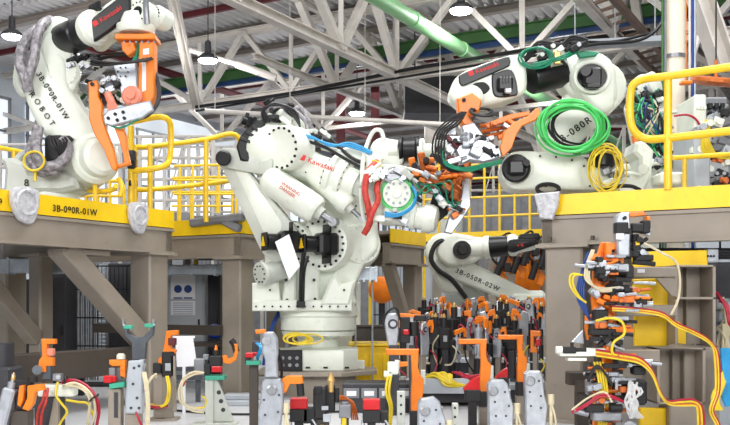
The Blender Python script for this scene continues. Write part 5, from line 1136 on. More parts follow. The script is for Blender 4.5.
# tall silver double clamp (left of centre)
Y = 6.6
t = silver_unit([(262, 382), (265, 379), (280, 379), (283, 384), (283, 402), (281, 422), (277, 440), (258, 440), (258, 410), (260, 402)], Y, 'tall silver double clamp with orange side arm in front of the pedestal', (272, 390), [(279, 395), (264, 400), (278, 412), (265, 415)], 270)
b = MB(); b.pp([(263, 334), (266, 332), (273, 332), (277, 338), (278, 354), (277, 360), (278, 378), (264, 378), (265, 360), (262, 352)], Y+.02, .08, .01)
b.m(1).cyl(at(266, 341, Y+.02), at(266, 341, Y), .03, seg=14).cyl(at(267, 370, Y+.02), at(267, 370, Y), .012, seg=8).cyl(at(273, 350, Y+.02), at(273, 350, Y), .012, seg=8); b.build('upper_plate', ['silver', 'steel'], t)
b = MB(); b.pp([(282, 379), (287, 376), (302, 376), (303, 383), (300, 384), (290, 384), (286, 392), (283, 394)], Y+.03, .06, .005); b.build('side_arm', 'orange', t)
b = MB(); b.cyl(at(300, 384, Y+.06), at(301, 396, Y+.06), .028, seg=14); b.box(at(277, 355, Y+.15), (.05, .05, .1), bev=.01); b.tube([at(279, 352, Y+.1), at(282, 364, Y+.1), at(281, 380, Y+.15)], .012, 6); b.build('rubber_foot', 'matt_black', t)
b = MB(); b.pp([(255, 330), (265, 329), (266, 333), (256, 334)], Y+.3, .05, .004); b.build('top_tab', 'orange', t)
# small red/green sensor unit behind it
Y = 7.4
t = thing('locator_unit', 'small red and green locator left of the tall silver double clamp', 'locator', floorpt(252, Y))
b = MB(); b.box(at(250, 355, Y), (.07, .08, .04), bev=.006); b.box(at(255, 354, Y+.02), (.05, .05, .03), bev=.005); b.build('locator_block', 'red', t)
b = MB(); b.pp([(246, 361), (260, 361), (260, 365), (246, 365)], Y-.06, .12, .003); b.build('pad', 'pad_green', t)
b = MB(); b.box(at(256, 348, Y+.1), (.06, .06, .12), bev=.006); b.box(at(248, 359, Y+.03), (.05, .05, .08)); b.build('switch_body', 'dark_grey', t)
b = MB()
for i in range(3): b.tube([at(256+i*2, 343, Y), at(260+i, 348+i, Y-.05), at(257+i, 356, Y), at(258, 362, Y+.05)], .007, 6)
b.build('wires', 'cable_blue', t)
b = MB(); post(b, 254, Y+.08, 364, .07, .07, .18); b.build('stand', 'taupe_dark', t)
# red capped black blocks
def red_block(px, py, Y, lab, w_=17):
    t = thing('rest_block', lab, 'rest block', floorpt(px, Y)); s = w_/F*Y
    b = MB(); b.box(at(px, py, Y), (s, .1, s*.62), bev=.006); b.build('red_cap', 'red', t)
    b = MB(); c = at(px, py, Y); b.box(c-ZD*(s*.31+.05), (s*1.05, .1, .1), bev=.006); b.box((c.x, Y, (c.z-s*.3-.1)/2), (s*.5, .08, c.z-s*.3-.1)); b.box(c+V((s*.75, .02, -.1)), (s*.5, .08, .09), bev=.006); b.box((c.x, Y, .01), (.16, .16, .02)); b.build('body', 'matt_black', t)
    b = MB(); b.cyl(c+V((-s*.5, -.03, -.12)), c+V((-s*.5, -.03, -.26)), .016, seg=10); b.tube([c+V((s*.8, -.05, -.12)), c+V((s*1.1, -.08, -.2)), c+V((s*.6, -.08, -.32))], .009, 6); b.build('fitting', 'silver', t)
    return t
red_block(299, 403, 6.9, 'black rest block with a bright red cap right of the tall silver double clamp')
red_block(371.5, 404, 6.9, 'black rest block with a bright red cap left of the leftmost tall orange plate')
def wedge(px, py, Y, s, lab):
    t = thing('wedge_stop', lab, 'stop', floorpt(px+6, Y))
    b = MB(); b.pp([(px, py+12*s), (px+9*s, py+3*s), (px+15*s, py), (px+15*s, py+14*s), (px, py+14*s)], Y, .09, .005); b.build('wedge', 'red', t)
    b = MB(); c = at(px+8*s, py+18*s, Y+.045); b.box(c, (.13*s, .12, .1), bev=.006); b.box((c.x, c.y, c.z/2), (.07, .08, c.z)); b.box((c.x, c.y, .01), (.16, .16, .02)); b.build('body', 'matt_black', t)
wedge(464, 376, 7.9, 1.05, 'bright red wedge stop left of the middle tall orange plate'); wedge(496, 368, 8.3, .8, 'smaller red wedge stop left of the rightmost tall orange plate')
# black twin unit with tan pin, bottom centre
Y = 6.9
t = thing('pin_unit', 'black twin pin unit with a tan pointed pin at the bottom centre', 'pin unit', floorpt(325, Y))
b = MB(); b.box(at(320, 403, Y), (.1, .1, .24), bev=.01); b.box(at(330, 398, Y+.05), (.08, .1, .2), bev=.008); b.box(at(318, 390, Y-.03), (.06, .06, .06), bev=.006); b.box(at(310, 415, Y), (.1, .1, .12), bev=.008); b.cyl(at(337, 402, Y), at(337, 388, Y), .018, seg=10)
b.build('body', 'matt_black', t)
b = MB(); b.lathe(at(331, 392, Y), ZD, [(0, .022), (.07, .022), (.09, .03), (.12, .02), (.15, .004)], 16); b.build('pin', 'brass', t)
b = MB(); b.box(at(327, 418, Y-.07), (.06, .02, .06), bev=.003); b.box(at(325, 408, Y-.06), (.05, .02, .03)); b.build('name_plate', 'silver', t)
b = MB(); b.box(at(345, 411, Y), (.09, .1, .1), bev=.006); b.cyl(at(345, 405, Y), at(345, 402, Y), .03, seg=12); b.build('side_block', 'mid_grey', t)
b = MB(); b.cyl(at(344, 418, Y-.05), at(344, 440, Y-.05), .02, seg=10); b.cyl(at(322, 425, Y-.05), at(322, 446, Y-.05), .018, seg=10); b.build('air_fitting', 'cable_yellow', t)
b = MB(); post(b, 320, Y+.03, 414, .14, .1, .22); post(b, 345, Y+.02, 414, .06, .06, 0); b.build('stand', 'taupe_dark', t)
b = MB()
for i in range(4): b.tube([at(334+i*2, 400, Y+.1), at(342, 396+i, Y+.12), at(350+i, 402, Y+.12), at(352+i*2, 420, Y+.12)], .007, 6)
b.build('wires', 'copper', t)
# plain steel posts with holes
def holed_post(px, top, Y, lab, w_=8, mt='robot_grey'):
    t = thing('steel_post', lab, 'post', floorpt(px, Y)); b = MB(); post(b, px, Y, top, w_/F*Y, .06, .16); b.build('shaft', mt, t)
    b = MB()
    for i in range(3): b.cyl(at(px, top+5+i*9, Y-.03), at(px, top+5+i*9, Y-.034), .01, seg=10)
    b.build('hole_row', 'black', t)
    return t
holed_post(401, 391, 7.0, 'pale flat steel post in front of the leftmost tall orange plate'); holed_post(455, 403, 6.8, 'plain steel post at the bottom edge left of the etched silver clamp', 6)
# pale fitting with cables left of first orange plate
Y = 7.3
t = thing('sensor_unit', 'pale sensor cluster under the arm of the leftmost tall orange plate', 'sensor', floorpt(390, Y))
b = MB(); b.box(at(393, 368, Y), (.09, .08, .1), bev=.01); b.box(at(388, 374, Y), (.07, .08, .05), bev=.008); b.cyl(at(397, 370, Y-.02), at(397, 360, Y-.02), .018, seg=10); b.build('head', 'robot_white', t)
b = MB(); b.pp([(397, 362), (408, 362), (408, 366), (400, 367), (397, 372)], Y+.02, .05, .004); b.build('bracket', 'orange', t)
b = MB(); b.box(at(390, 386, Y), (.06, .06, .16), bev=.006); post(b, 388, Y+.06, 392, .05, .05, .14); b.build('stand', 'dark_grey', t)
b = MB()
for i in range(2): b.tube([at(388+i*3, 376, Y-.05), at(386+i*3, 392, Y-.07), at(390+i*2, 408, Y-.06), at(388+i*2, 430, Y-.04)], .011, 6)
b.build('cable', 'cable_yellow', t)
# silver/black clamp unit standing behind, at px 385-430
Y = 9.0
t = thing('twin_clamp', 'tall silver and black twin clamp behind the leftmost tall orange plate', 'clamp', floorpt(396, Y))
b = MB(); b.pp([(384, 320), (388, 314), (396, 313), (399, 318), (399, 332), (397, 346), (388, 346), (386, 334)], Y, .1, .01); b.m(1).cyl(at(393, 324, Y), at(393, 324, Y-.02), .05, seg=16).m(0).cyl(at(393, 324, Y-.02), at(393, 324, Y-.03), .03, seg=16); b.build('silver_body', ['silver', 'dark_grey'], t)
b = MB(); b.box(at(405, 330, Y), (.1, .12, .26), bev=.01); b.cyl(at(414, 336, Y), at(414, 322, Y), .05, seg=14); b.box(at(420, 318, Y), (.12, .1, .06), bev=.01); b.tube([at(400, 320, Y-.1), at(396, 308, Y-.1), at(386, 314, Y-.1), at(383, 328, Y-.1)], .012, 6); b.build('cylinder', 'matt_black', t)
b = MB(); b.box(at(406, 332, Y-.09), (.06, .03, .05), bev=.01); b.build('cap', 'red', t)
b = MB(); b.pp([(400, 313), (424, 315), (424, 318), (400, 317)], Y-.04, .06, .004); b.build('top_bar', 'orange', t)
b = MB(); post(b, 394, Y+.05, 345, .1, .1, .2); post(b, 412, Y+.05, 345, .06, .06, .0); b.build('stand', 'dark_grey', t)

# Y fork locator
Y = 7.2
t = thing('fork_locator', 'grey Y-shaped fork on a pale locator block with orange and red side clamp', 'locator', floorpt(135, Y))
b = MB(); b.pp([(123.5, 324), (127, 326), (128, 333), (136, 337), (143, 337), (150, 330), (151, 323), (154.5, 322), (153, 335), (146, 343), (145, 360), (132, 360), (131.5, 343), (124.5, 336)], Y+.0, .05, .005); b.build('fork', 'gauge_grey', t)
for px, py in ((128.5, 327), (149.5, 325.5)):
    b = MB(); b.box(at(px, py, Y+.02), (.07, .06, .03), bev=.004); b.build('pad', 'pad_green', t)
b = MB()
b.free = 0
for px in (124, 154): b = MB(); b.box(at(px, 322, Y+.02), (.015, .05, .05)); b.cyl(at(px, 325, Y-.005), at(px, 325, Y-.015), .008, seg=8); b.build('end_stop', 'steel', t)
b = MB(); b.pp([(128, 361), (143, 360), (143, 376), (142, 392), (141, 414), (125, 414), (125, 400), (126, 380)], Y-.06, .12, .012)
b.m(1)
for x, y in ((134, 368), (139, 366), (133, 384), (137, 398), (131, 408), (139, 408)): b.cyl(at(x, y, Y-.06), at(x, y, Y-.066), .012, seg=8)
b.build('locator_block', ['cabinet', 'dark_grey'], t)
b = MB(); b.box(at(143, 361, Y), (.05, .06, .03), bev=.004); b.box(at(144, 380, Y-.02), (.03, .03, .2)); b.cyl(at(144.5, 366, Y-.05), at(144.5, 378, Y-.05), .01, seg=8); b.build('side_rail', 'steel', t)
b = MB(); b.pp([(109, 360), (125, 360), (125, 371), (121, 371), (121, 366), (112, 366), (109, 364)], Y-.03, .07, .005); b.pp([(120, 366), (125, 366), (125, 378), (120, 376)], Y-.02, .05, .004); b.build('clamp_bracket', 'orange', t)
b = MB(); b.lathe(at(121, 359, Y), ZD, [(0, .035), (.03, .035), (.045, .02)], 16); b.build('knob', 'cream', t)
b = MB(); b.box(at(109, 379, Y-.05), (.07, .08, .055), bev=.006); b.box(at(114, 379, Y-.05), (.04, .06, .05), bev=.006); b.build('red_block', 'red', t)
b = MB(); b.pp([(109, 384), (124, 382), (124, 387), (109, 389)], Y-.09, .12, .003); b.build('green_base', 'pad_green', t)
b = MB(); b.box(at(113, 372, Y), (.05, .07, .07), bev=.005); b.box(at(119, 374, Y+.04), (.06, .06, .1), bev=.006); b.build('switch_body', 'mid_grey', t)
b = MB(); b.box(V((at(116, 0, Y).x, Y, at(0, 388, Y).z/2)), (.1, .1, at(0, 388, Y).z), bev=.004); b.m(1).box(at(116, 405, Y-.052), (.03, .01, .2)); b.m(0); post(b, 134, Y+.03, 413, .12, .1, .24); b.build('stand', ['taupe', 'dark_grey'], t)
b = MB()
for i in range(2): b.tube([at(145, 388, Y-.05), at(150+i*2, 380-i*3, Y+.1), at(156, 374+i*3, Y+.3)], .011, 6); b.tube([at(143+i*2, 372, Y-.1), at(146+i*2, 390, Y-.12), at(147+i*2, 410, Y-.12), at(146+i*2, 440, Y-.1)], .011, 6)
b.build('cable', 'cable_cream', t)
b = MB(); b.tube([at(136, 412, Y-.1), at(139, 420, Y-.12), at(143, 430, Y-.1), at(143, 446, Y-.06)], .01, 6); b.build('cable', 'cable_maroon', t)
# upright orange clamp on the left
Y = 7.6
t = thing('gripping_clamp', 'upright orange clamp with pink block on a white base near the left edge', 'clamp', floorpt(50, Y))
b = MB(); b.pp([(41, 339), (55, 339), (55, 344), (47, 344), (47, 356), (53, 358), (53, 366), (46, 366), (46, 372), (38, 372), (38, 366), (39, 360), (42, 356)], Y-.03, .06, .005); b.build('jaw_plate', 'orange', t)
b = MB(); b.box(at(51, 352, Y-.02), (.055, .06, .06), bev=.005); b.build('locator_block', 'pink', t)
b = MB(); b.cyl(at(37, 370, Y), at(37, 370, Y-.06), .04, seg=16); b.box(at(48, 372, Y+.02), (.08, .07, .12), bev=.006); b.box(at(44, 350, Y+.04), (.05, .04, .1)); b.build('cylinder', 'gauge_grey', t)
b = MB(); b.box(at(58, 390, Y), (.3, .14, .1), bev=.01); b.box(at(72, 383, Y), (.06, .12, .05), bev=.008); b.build('base_block', 'robot_white', t)
b = MB(); b.box(at(58, 377, Y), (.07, .08, .06), bev=.006); b.cyl(at(58, 377, Y-.04), at(58, 377, Y-.07), .02, seg=12); b.box(at(60, 380, Y-.05), (.02, .02, .03)); b.build('fitting', 'steel', t)
b = MB(); post(b, 50, Y+.03, 396, .22, .12, .3); b.build('stand', 'dark_grey', t); b = MB(); b.prism([at(54, 398, Y-.09), at(58, 398, Y-.09), V((at(62, 0, Y).x, Y-.09, 0)), V((at(50, 0, Y).x, Y-.09, 0))], (0, .05, 0)); b.build('gusset', 'taupe', t)
def bundle(parent, paths, r, mt, name='cable'):
    b = MB()
    for p in paths: b.tube([at(*q) for q in p], r, 7)
    return b.build(name, mt, parent)
Ya = Y-.12
bundle(t, [[(62, 383, Ya), (72, 380+k, Ya), (84, 384+k, Ya), (94, 394+k, Ya-.02), (99-k, 408, Ya-.04), (97-k*1.5, 424, Ya-.02), (92, 446, Ya)] for k in (0, 3)], 0.0133, 'cable_maroon')
bundle(t, [[(63, 386, Ya-.03), (74, 383+k, Ya-.03), (85, 388+k, Ya-.03), (93-k, 398+k, Ya-.04), (95-k*2, 412, Ya-.05), (90-k, 430, Ya-.03), (86, 450, Ya)] for k in (0, 3)], 0.0118, 'cable_cream')
bundle(t, [[(58, 382, Ya), (56, 395, Ya-.03), (62, 404, Ya-.04), (67, 412, Ya-.04), (60, 424, Ya), (56, 440, Ya)], [(66, 400, Ya), (78, 402, Ya), (88, 404, Ya), (94, 418, Ya)]], 0.0104, 'cable_yellow')
bundle(t, [[(45, 388, Ya), (43, 400, Ya-.04), (38, 412, Ya-.04), (36, 440, Ya)], [(48, 388, Ya), (46, 402, Ya-.04), (42, 414, Ya-.04), (40, 440, Ya)]], 0.0111, 'hose_red')
b = MB(); b.torus(at(66, 381, Ya), V((1, 0, 0)), .035, .008, 14, 6); b.torus(at(94, 398, Ya-.03), V((.6, 0, -.7)), .045, .008, 14, 6); b.build('cable_tie', 'black', t)
# slanted silver cylinder + orange bracket, far left
Y = 6.9
t = thing('slanted_clamp', 'pale cylinder clamp leaning right with twin orange fingers at the left edge', 'clamp', floorpt(16, Y))
b = MB(); p, q = at(2, 424, Y), at(11, 388, Y); b.bar(at(-4, 446, Y), q, .1, .1, bev=.015); b.cyl(q, at(12, 382, Y), .03, seg=14); b.cyl(at(12, 384, Y), at(13.5, 374, Y), .014, seg=10); b.build('cylinder', 'silver', t)
b = MB(); b.lathe(at(13, 380, Y), at(14, 372, Y)-at(13, 380, Y), [(0, .016), (.03, .016), (.06, .003)], 12); b.build('tip', 'brass', t)
b = MB(); b.pp([(19, 386), (24, 385), (23, 400), (20, 407), (17, 405)], Y-.05, .05, .005); b.build('finger', 'orange', t)
b = MB(); b.pp([(27, 386), (42, 384), (44, 390), (35, 392), (33, 404), (28, 411), (22, 409), (27, 398)], Y-.06, .06, .005); b.build('finger', 'orange', t)
b = MB(); b.box(at(24, 384, Y+.04), (.14, .08, .06), bev=.008); b.cyl(at(33, 382, Y+.02), at(33, 376, Y+.02), .04, seg=14); b.box(at(25, 400, Y+.04), (.12, .1, .14), bev=.01); b.build('body', 'matt_black', t)
b = MB(); post(b, 22, Y+.06, 410, .14, .12, .3); b.build('stand', 'taupe_dark', t)
b = MB(); b.box(V((at(2, 0, 7.75).x, 7.75, .29)), (.26, .3, .58), bev=.02); b.cyl(V((at(2, 0, 7.75).x, 7.75, .58)), V((at(2, 0, 7.75).x, 7.75, .78)), .1, seg=24)
tag(b.build('wrapped_motor', 'dark_grey'), 'dark grey ribbed motor housing at the left edge behind the leaning clamp', 'motor')
# F4 clamp with paper behind
Y = 8.6
t = thing('gripping_clamp', 'small upright orange clamp beside the white hanging sheet', 'clamp', floorpt(170, Y))
b = MB(); b.pp([(166, 331), (178, 330), (178, 335), (171, 336), (171, 348), (176, 350), (175, 354), (170, 354), (164, 366), (158, 364), (158, 359), (162, 356), (164, 346)], Y-.03, .06, .005); b.build('jaw_plate', 'orange', t)
b = MB(); b.box(at(172.5, 341.5, Y-.03), (.07, .06, .07), bev=.005); b.build('locator_block', 'beam_red', t)
b = MB(); b.box(at(169, 364, Y), (.12, .1, .24), bev=.01); b.box(at(158, 368, Y), (.08, .08, .1), bev=.008); b.build('body', 'matt_black', t)
b = MB(); b.box(at(168, 367, Y-.06), (.05, .02, .07)); b.build('plate', 'cabinet', t)
b = MB(); b.pp([(171, 356), (175, 356), (176, 412), (172, 412)], Y-.05, .04, .003); post(b, 168, Y+.03, 376, .1, .08, .2); post(b, 159, Y+.02, 374, .09, .07, .16); b.build('stand', 'taupe', t)
bundle(t, [[(166+k*2, 376, Y-.1), (168+k*2, 388, Y-.13), (166+k*2, 402, Y-.12), (160, 406+k, Y-.1), (148, 404+k, Y+.05)] for k in range(2)], 0.0096, 'cable_yellow')
bundle(t, [[(168, 404+k*2, Y-.1), (156, 407+k, Y-.1), (144, 403+k, Y-.05)] for k in range(2)], 0.0096, 'cable_maroon')
b = MB(); b.pp([(175, 338), (193, 338), (197, 366), (177, 367)], 9.1, .01, 0); b.box(at(184, 337, 9.12), (.22, .02, .02)); b.box((at(184, 0, 9.13).x, 9.13, at(0, 337, 9.1).z/2), (.03, .02, at(0, 337, 9.1).z)); tag(b.build('hanging_sheet', 'paper'), 'plain white sheet hanging on a stand behind the small orange clamp', 'sheet')
# F5 post with triangular gusset and hooked arm
Y = 8.3
t = thing('hook_clamp', 'grey gusseted post with red block and curved orange hook left of the corner column', 'clamp', floorpt(212, Y))
b = MB(); p = floorpt(210, Y); zt = at(0, 379, Y).z; b.box((p.x, Y, zt/2), (.075, .09, zt), bev=.004); b.prism([V((p.x+.03, Y-.02, zt)), V((p.x+.07, Y-.02, zt)), V((p.x+.22, Y-.02, .03)), V((p.x+.03, Y-.02, .03))], (0, .04, 0), .004); b.box((p.x+.05, Y, .012), (.4, .2, .024))
b.m(1)
for k in range(3): b.cyl((p.x+.085+.02*k, Y-.021, .3-.08*k), (p.x+.085+.02*k, Y-.026, .3-.08*k), .02, seg=12)
b.build('gusset_post', ['robot_grey', 'dark_grey'], t)
b = MB(); b.pp([(205, 376), (224, 376), (224, 380), (205, 380)], Y-.08, .16, .003); b.build('green_base', 'pad_green', t)
b = MB(); b.box(at(217, 369, Y-.02), (.09, .09, .055), bev=.006); b.build('red_block', 'red', t)
b = MB(); b.box(at(216, 361, Y), (.11, .1, .1), bev=.008); b.box(at(208, 369, Y), (.06, .08, .1), bev=.006); b.cyl(at(216, 356, Y), at(216, 350, Y), .03, seg=12); b.tube([at(231, 340, Y+.02), at(234, 344, Y+.02), at(236.5, 352, Y+.02)], .03, 8, 3); b.build('body', 'matt_black', t)
b = MB(); b.cyl(at(216, 352, Y), at(216, 345, Y), .022, .008, seg=12); b.pp([(222, 356), (226, 355), (228, 359), (233, 357), (235, 350), (234, 344), (237, 344), (238, 352), (236, 360), (230, 364), (223, 363)], Y-.02, .05, .005); b.build('hook_arm', 'orange', t)
b = MB(); b.box(at(200, 366, Y), (.1, .08, .14), bev=.012); b.box(at(206, 357, Y), (.05, .06, .05), bev=.006); b.build('valve_block', 'mid_grey', t)
bundle(t, [[(204, 373, Y-.05), (194, 372+k, Y-.08), (184, 378+k, Y-.1), (179+k, 390, Y-.1), (181+k, 402, Y-.1), (192, 408+k, Y-.06), (204, 410+k, Y-.03)] for k in (0, 2.5)], 0.0104, 'cable_cream')
bundle(t, [[(200, 374, Y-.03), (190, 375, Y-.06), (183, 382, Y-.06)], [(196, 372, Y-.06), (187, 378, Y-.08), (183, 386, Y-.06)]], 0.0111, 'hose_red')
bundle(t, [[(192, 408, Y-.04), (204, 407, Y-.04), (206, 400, Y-.05), (202, 396, Y-.04)]], 0.0081, 'cable_yellow')
b = MB(); b.tube([floorpt(a_, y_)+ZD*.014 for a_, y_ in ((146, 9.5), (200, 9.1), (240, 8.95), (300, 9.05), (350, 9.2), (392, 9.3))], .012, 6)
o = b.build('floor_cable', 'matt_black'); tag(o, 'thin black cable lying across the pale floor', 'cable')
# long low pipes and cross tubes on the floor in the shade
b = MB()
for k, (z_, yy) in enumerate(((.42, 10.4), (.3, 10.45), (.18, 10.35))): b.cyl(V((at(20, 0, yy).x, yy, z_)), V((at(150, 0, yy).x, yy, z_)), .03, seg=10)
for px in (24, 80, 140): b.box(V((at(px, 0, 10.8).x, 10.85, .25)), (.06, .08, .5))
tag(b.build('pipe_run', 'dark_grey'), 'run of dark pipes low behind the left clamps', 'pipes')
b = MB(); b.bar(V((at(166, 0, 10).x, 9.95, .4)), V((at(205, 0, 10).x, 10.2, .36)), .1, .05); b.bar(V((at(168, 0, 10).x, 9.9, .3)), V((at(200, 0, 10).x, 10.1, .28)), .06, .05)
for px, yy in ((171, 9.98), (198, 10.15)): b.box(V((at(px, 0, yy).x, yy, .19)), (.05, .05, .38))
tag(b.build('low_conveyor', 'gauge_grey'), 'low dark blue-grey rail behind the white hanging sheet', 'rail')
b = MB(); p = floorpt(258, 10.0); b.box((p.x, 10.0, .03), (.9, .5, .06), bev=.01); b.box((p.x-.1, 9.9, .09), (.5, .2, .06), bev=.01); tag(b.build('kerb_plate', 'cabinet'), 'pale raised floor plate left of the octagonal pedestal', 'plate')
# ---------------- right tool column ----------------
Y = 7.1
T = thing('tooling_column', 'tall orange tooling column crowded with clamps and cables in front of the right platform', 'tooling column', floorpt(603, Y))
b = MB(); b.box(floorpt(603, Y+.12)+ZD*.02, (.5, .4, .04)); 
b.box(V((at(610, 0, Y).x, Y+.16, .78)), (.14, .14, 1.5), bev=.01); b.build('main_post', 'taupe_dark', T)
def pl(pts, dy, th, mt, nm, bev=.005): b = MB(); b.pp(pts, Y+dy, th, bev); return b.build(nm, mt, T)
pl([(602, 242), (611, 242), (612, 252), (609, 282), (600, 290), (596, 276), (597, 258)], -.02, .06, 'orange', 'upper_plate')
pl([(594, 262), (601, 250), (602, 300), (603, 320), (594, 318), (592, 300), (593, 280)], -.06, .05, 'orange', 'side_plate')
pl([(586, 316), (604, 312), (604, 322), (600, 324), (600, 340), (588, 340), (586, 330)], -.08, .06, 'orange', 'side_plate')
pl([(604, 300), (614, 298), (616, 322), (612, 345), (612, 425), (604, 425)], -.02, .07, 'orange', 'lower_plate')
pl([(594, 380), (600, 378), (602, 446), (594, 446)], -.04, .06, 'orange', 'side_plate')
pl([(606, 243), (620, 243), (620, 248), (612, 250), (612, 256), (624, 258), (624, 263), (606, 262)], -.1, .06, 'orange', 'bracket')
pl([(626, 212), (644, 211), (646, 215), (630, 217)], -.1, .08, 'orange', 'bracket')
pl([(647, 216), (650.5, 216), (650.5, 231), (647, 231)], -.14, .1, 'orange', 'bracket')
# silver head with black cylinders
pl([(617, 216), (622, 212), (630, 212), (631, 228), (630, 256), (618, 257), (617, 240), (615, 226)], -.16, .1, 'silver', 'silver_head', .012)
b = MB(); b.lathe(at(624.5, 218, Y-.16), FR, [(0, .014), (.02, .014)], 12); b.box(at(621, 228, Y-.18), (.1, .08, .085), bev=.008); b.box(at(636, 228, Y-.1), (.1, .1, .07), bev=.01); b.box(at(645, 227, Y-.1), (.06, .1, .1), bev=.008); b.box(at(634, 246, Y-.06), (.06, .1, .18), bev=.01); b.box(at(643, 258, Y-.04), (.14, .1, .05), bev=.008); b.cyl(at(633, 262, Y-.08), at(655, 264, Y-.08), .02, seg=10); b.build('head_cylinder', 'matt_black', T)
b = MB(); b.box(at(620, 236, Y-.2), (.06, .02, .055), bev=.004); b.m(1).box(at(637, 242, Y-.1), (.03, .04, .05)); b.build('label_plate', ['paper', 'rail_yellow'], T)
b = MB(); b.cyl(at(610, 270, Y-.1), at(625, 271, Y-.1), .05, seg=16); b.box(at(628, 272, Y-.1), (.06, .1, .1), bev=.008); b.build('clamp_cylinder', 'matt_black', T)
b = MB(); b.box(at(622, 268, Y-.12), (.09, .08, .06), bev=.006); b.build('cylinder_head', 'silver', T)
rnd = random.Random(17)
def gadget(px, py, n, seed):
    r = random.Random(seed)
    for i in range(n):
        b = MB(); c = at(px+r.uniform(-16, 16), py+r.uniform(-7, 7), Y-.14+r.uniform(-.06, .06)); b.box(c, (r.uniform(.05, .13), .07, r.uniform(.02, .05)), bev=.005); k = r.choice([-1, 1]); b.cyl(c+V((k*.04, -.01, .0)), c+V((k*.12, -.01, r.uniform(-.01, .01))), .013, seg=10)
        for q in range(2): b.cyl(c+V((-.02+.04*q, -.035, 0)), c+V((-.02+.04*q, -.045, 0)), .008, seg=8)
        b.build('fitting', ['silver', 'matt_black', 'silver', 'matt_black', 'copper'][i % 5], T)
gadget(626, 284, 8, 1); gadget(622, 298, 9, 2); gadget(608, 322, 5, 3); gadget(618, 262, 4, 4); gadget(616, 385, 6, 6); gadget(604, 338, 6, 7); gadget(640, 304, 6, 8); gadget(604, 268, 6, 9); gadget(634, 362, 6, 10); gadget(600, 372, 5, 11); gadget(606, 404, 6, 12)
b = MB(); b.cyl(at(612, 297.5, Y-.2), at(650, 298, Y-.2), .012, seg=10)
for i in range(9): b.cyl(at(614+i*2.6, 297.5, Y-.2), at(615+i*2.6, 297.5, Y-.2), .02, seg=10)
b.build('spring_rod', 'orange', T)
b = MB(); b.box(at(600, 316, Y-.14), (.11, .1, .1), bev=.01); b.box(at(602, 332, Y-.14), (.2, .1, .05), bev=.006); b.box(at(596, 327, Y-.14), (.1, .08, .06), bev=.006); b.build('valve_stack', 'matt_black', T)
pl([(634, 298), (644, 298), (646, 306), (640, 312), (632, 308)], -.15, .06, 'robot_white', 'white_bracket')
# horizontal locator arm left: 560-600, y 345-358
b = MB(); b.box(at(582, 352, Y-.16), (.36, .1, .06), bev=.006); b.box(at(576, 359, Y-.16), (.14, .1, .02)); b.cyl(at(562, 350, Y-.2), at(556, 350, Y-.2), .03, seg=14); b.build('locator_arm', 'robot_white', T)
b = MB(); b.box(at(569, 350, Y-.2), (.1, .06, .05), bev=.006); b.cyl(at(560, 350, Y-.2), at(586, 350, Y-.2), .018, seg=10); b.box(at(572, 347, Y-.21), (.02, .03, .07)); b.build('locator_fitting', 'matt_black', T)
b = MB(); b.prism([at(572, 342, Y-.1), at(583, 330, Y-.06), at(584, 344, Y-.1)], (0, .03, 0), .003); b.build('web_plate', 'silver', T)
# bottom arm with rollers
b = MB(); b.box(at(606, 416, Y-.2), (.22, .1, .07), bev=.01); b.cyl(at(588, 414, Y-.2), at(574, 410, Y-.2), .025, seg=12); b.cyl(at(630, 428, Y-.3), at(630, 428, Y-.4), .05, seg=20); b.box(at(592, 387, Y), (.1, .08, .12), bev=.008); b.build('lower_clamp', 'steel', T)
b = MB(); b.box(at(594, 408, Y-.22), (.14, .06, .06), bev=.008); b.cyl(at(610, 408, Y-.24), at(622, 408, Y-.24), .03, seg=12); b.box(at(638, 370, Y-.1), (.1, .1, .07), bev=.01); b.box(at(634, 392, Y), (.18, .12, .2), bev=.02); b.build('lower_valve', 'matt_black', T)
fittings(T, 600, 285, 10, 34, Y-.12, 16, 61, ('orange', 'matt_black', 'orange', 'silver'), .9)
fittings(T, 608, 340, 12, 26, Y-.12, 14, 62, ('orange', 'matt_black', 'silver', 'copper'), .9)
fittings(T, 604, 400, 12, 22, Y-.12, 12, 63, ('orange', 'silver', 'matt_black', 'copper'), .9)
fittings(T, 636, 244, 10, 14, Y-.06, 8, 64, ('matt_black', 'silver', 'matt_black'), .9)
# cables of the tool
bundle(T, [[(644, 243, Y-.15), (662, 253, Y-.15), (676, 262, Y-.1), (680, 280, Y-.08), (678, 300, Y-.06), (671, 315, Y-.1)]], 0.0096, 'cable_cream')
for k, (mt_, off) in enumerate((('cable_yellow', 0), ('cable_maroon', -2.2), ('copper', 2), ('cable_yellow', 3.6))):
    bundle(T, [[(596, 352+off, Y-.22), (622, 356+off, Y-.22), (640, 360+off, Y-.22), (652, 372+off*.8, Y-.22), (660, 392+off*.5, Y-.2), (668, 402+off*.5, Y-.16), (682, 402+off, Y-.14), (694, 402+off, Y-.14), (701-off, 410, Y-.12), (702-off, 440, Y-.1)]], .0085, mt_)
    bundle(T, [[(612, 308+off*.6, Y-.2), (640, 310+off*.6, Y-.2), (662, 314+off*.6, Y-.18), (676, 324+off*.6, Y-.14), (694, 332+off*.6, Y-.1), (710, 342+off*.5, Y-.06), (717-off*.7, 356, Y-.04), (718-off*.7, 390, Y-.04), (712-off*.6, 410, Y-.04), (718-off*.6, 424, Y-.04), (722, 440, Y-.04)]], .0085, mt_)
bundle(T, [[(594+k*3, 362, Y-.14), (598+k*2.5, 376, Y-.18), (600+k*2.5, 396, Y-.18), (599+k*2.5, 420, Y-.12), (598+k*2, 446, Y-.1)] for k in range(4)], 0.0089, 'cable_yellow')
bundle(T, [[(596, 321, Y-.22), (610, 318, Y-.26), (622, 322, Y-.26), (624, 334, Y-.26), (614, 342, Y-.26), (612, 352, Y-.24), (618, 357, Y-.2)]], 0.0104, 'cable_yellow')
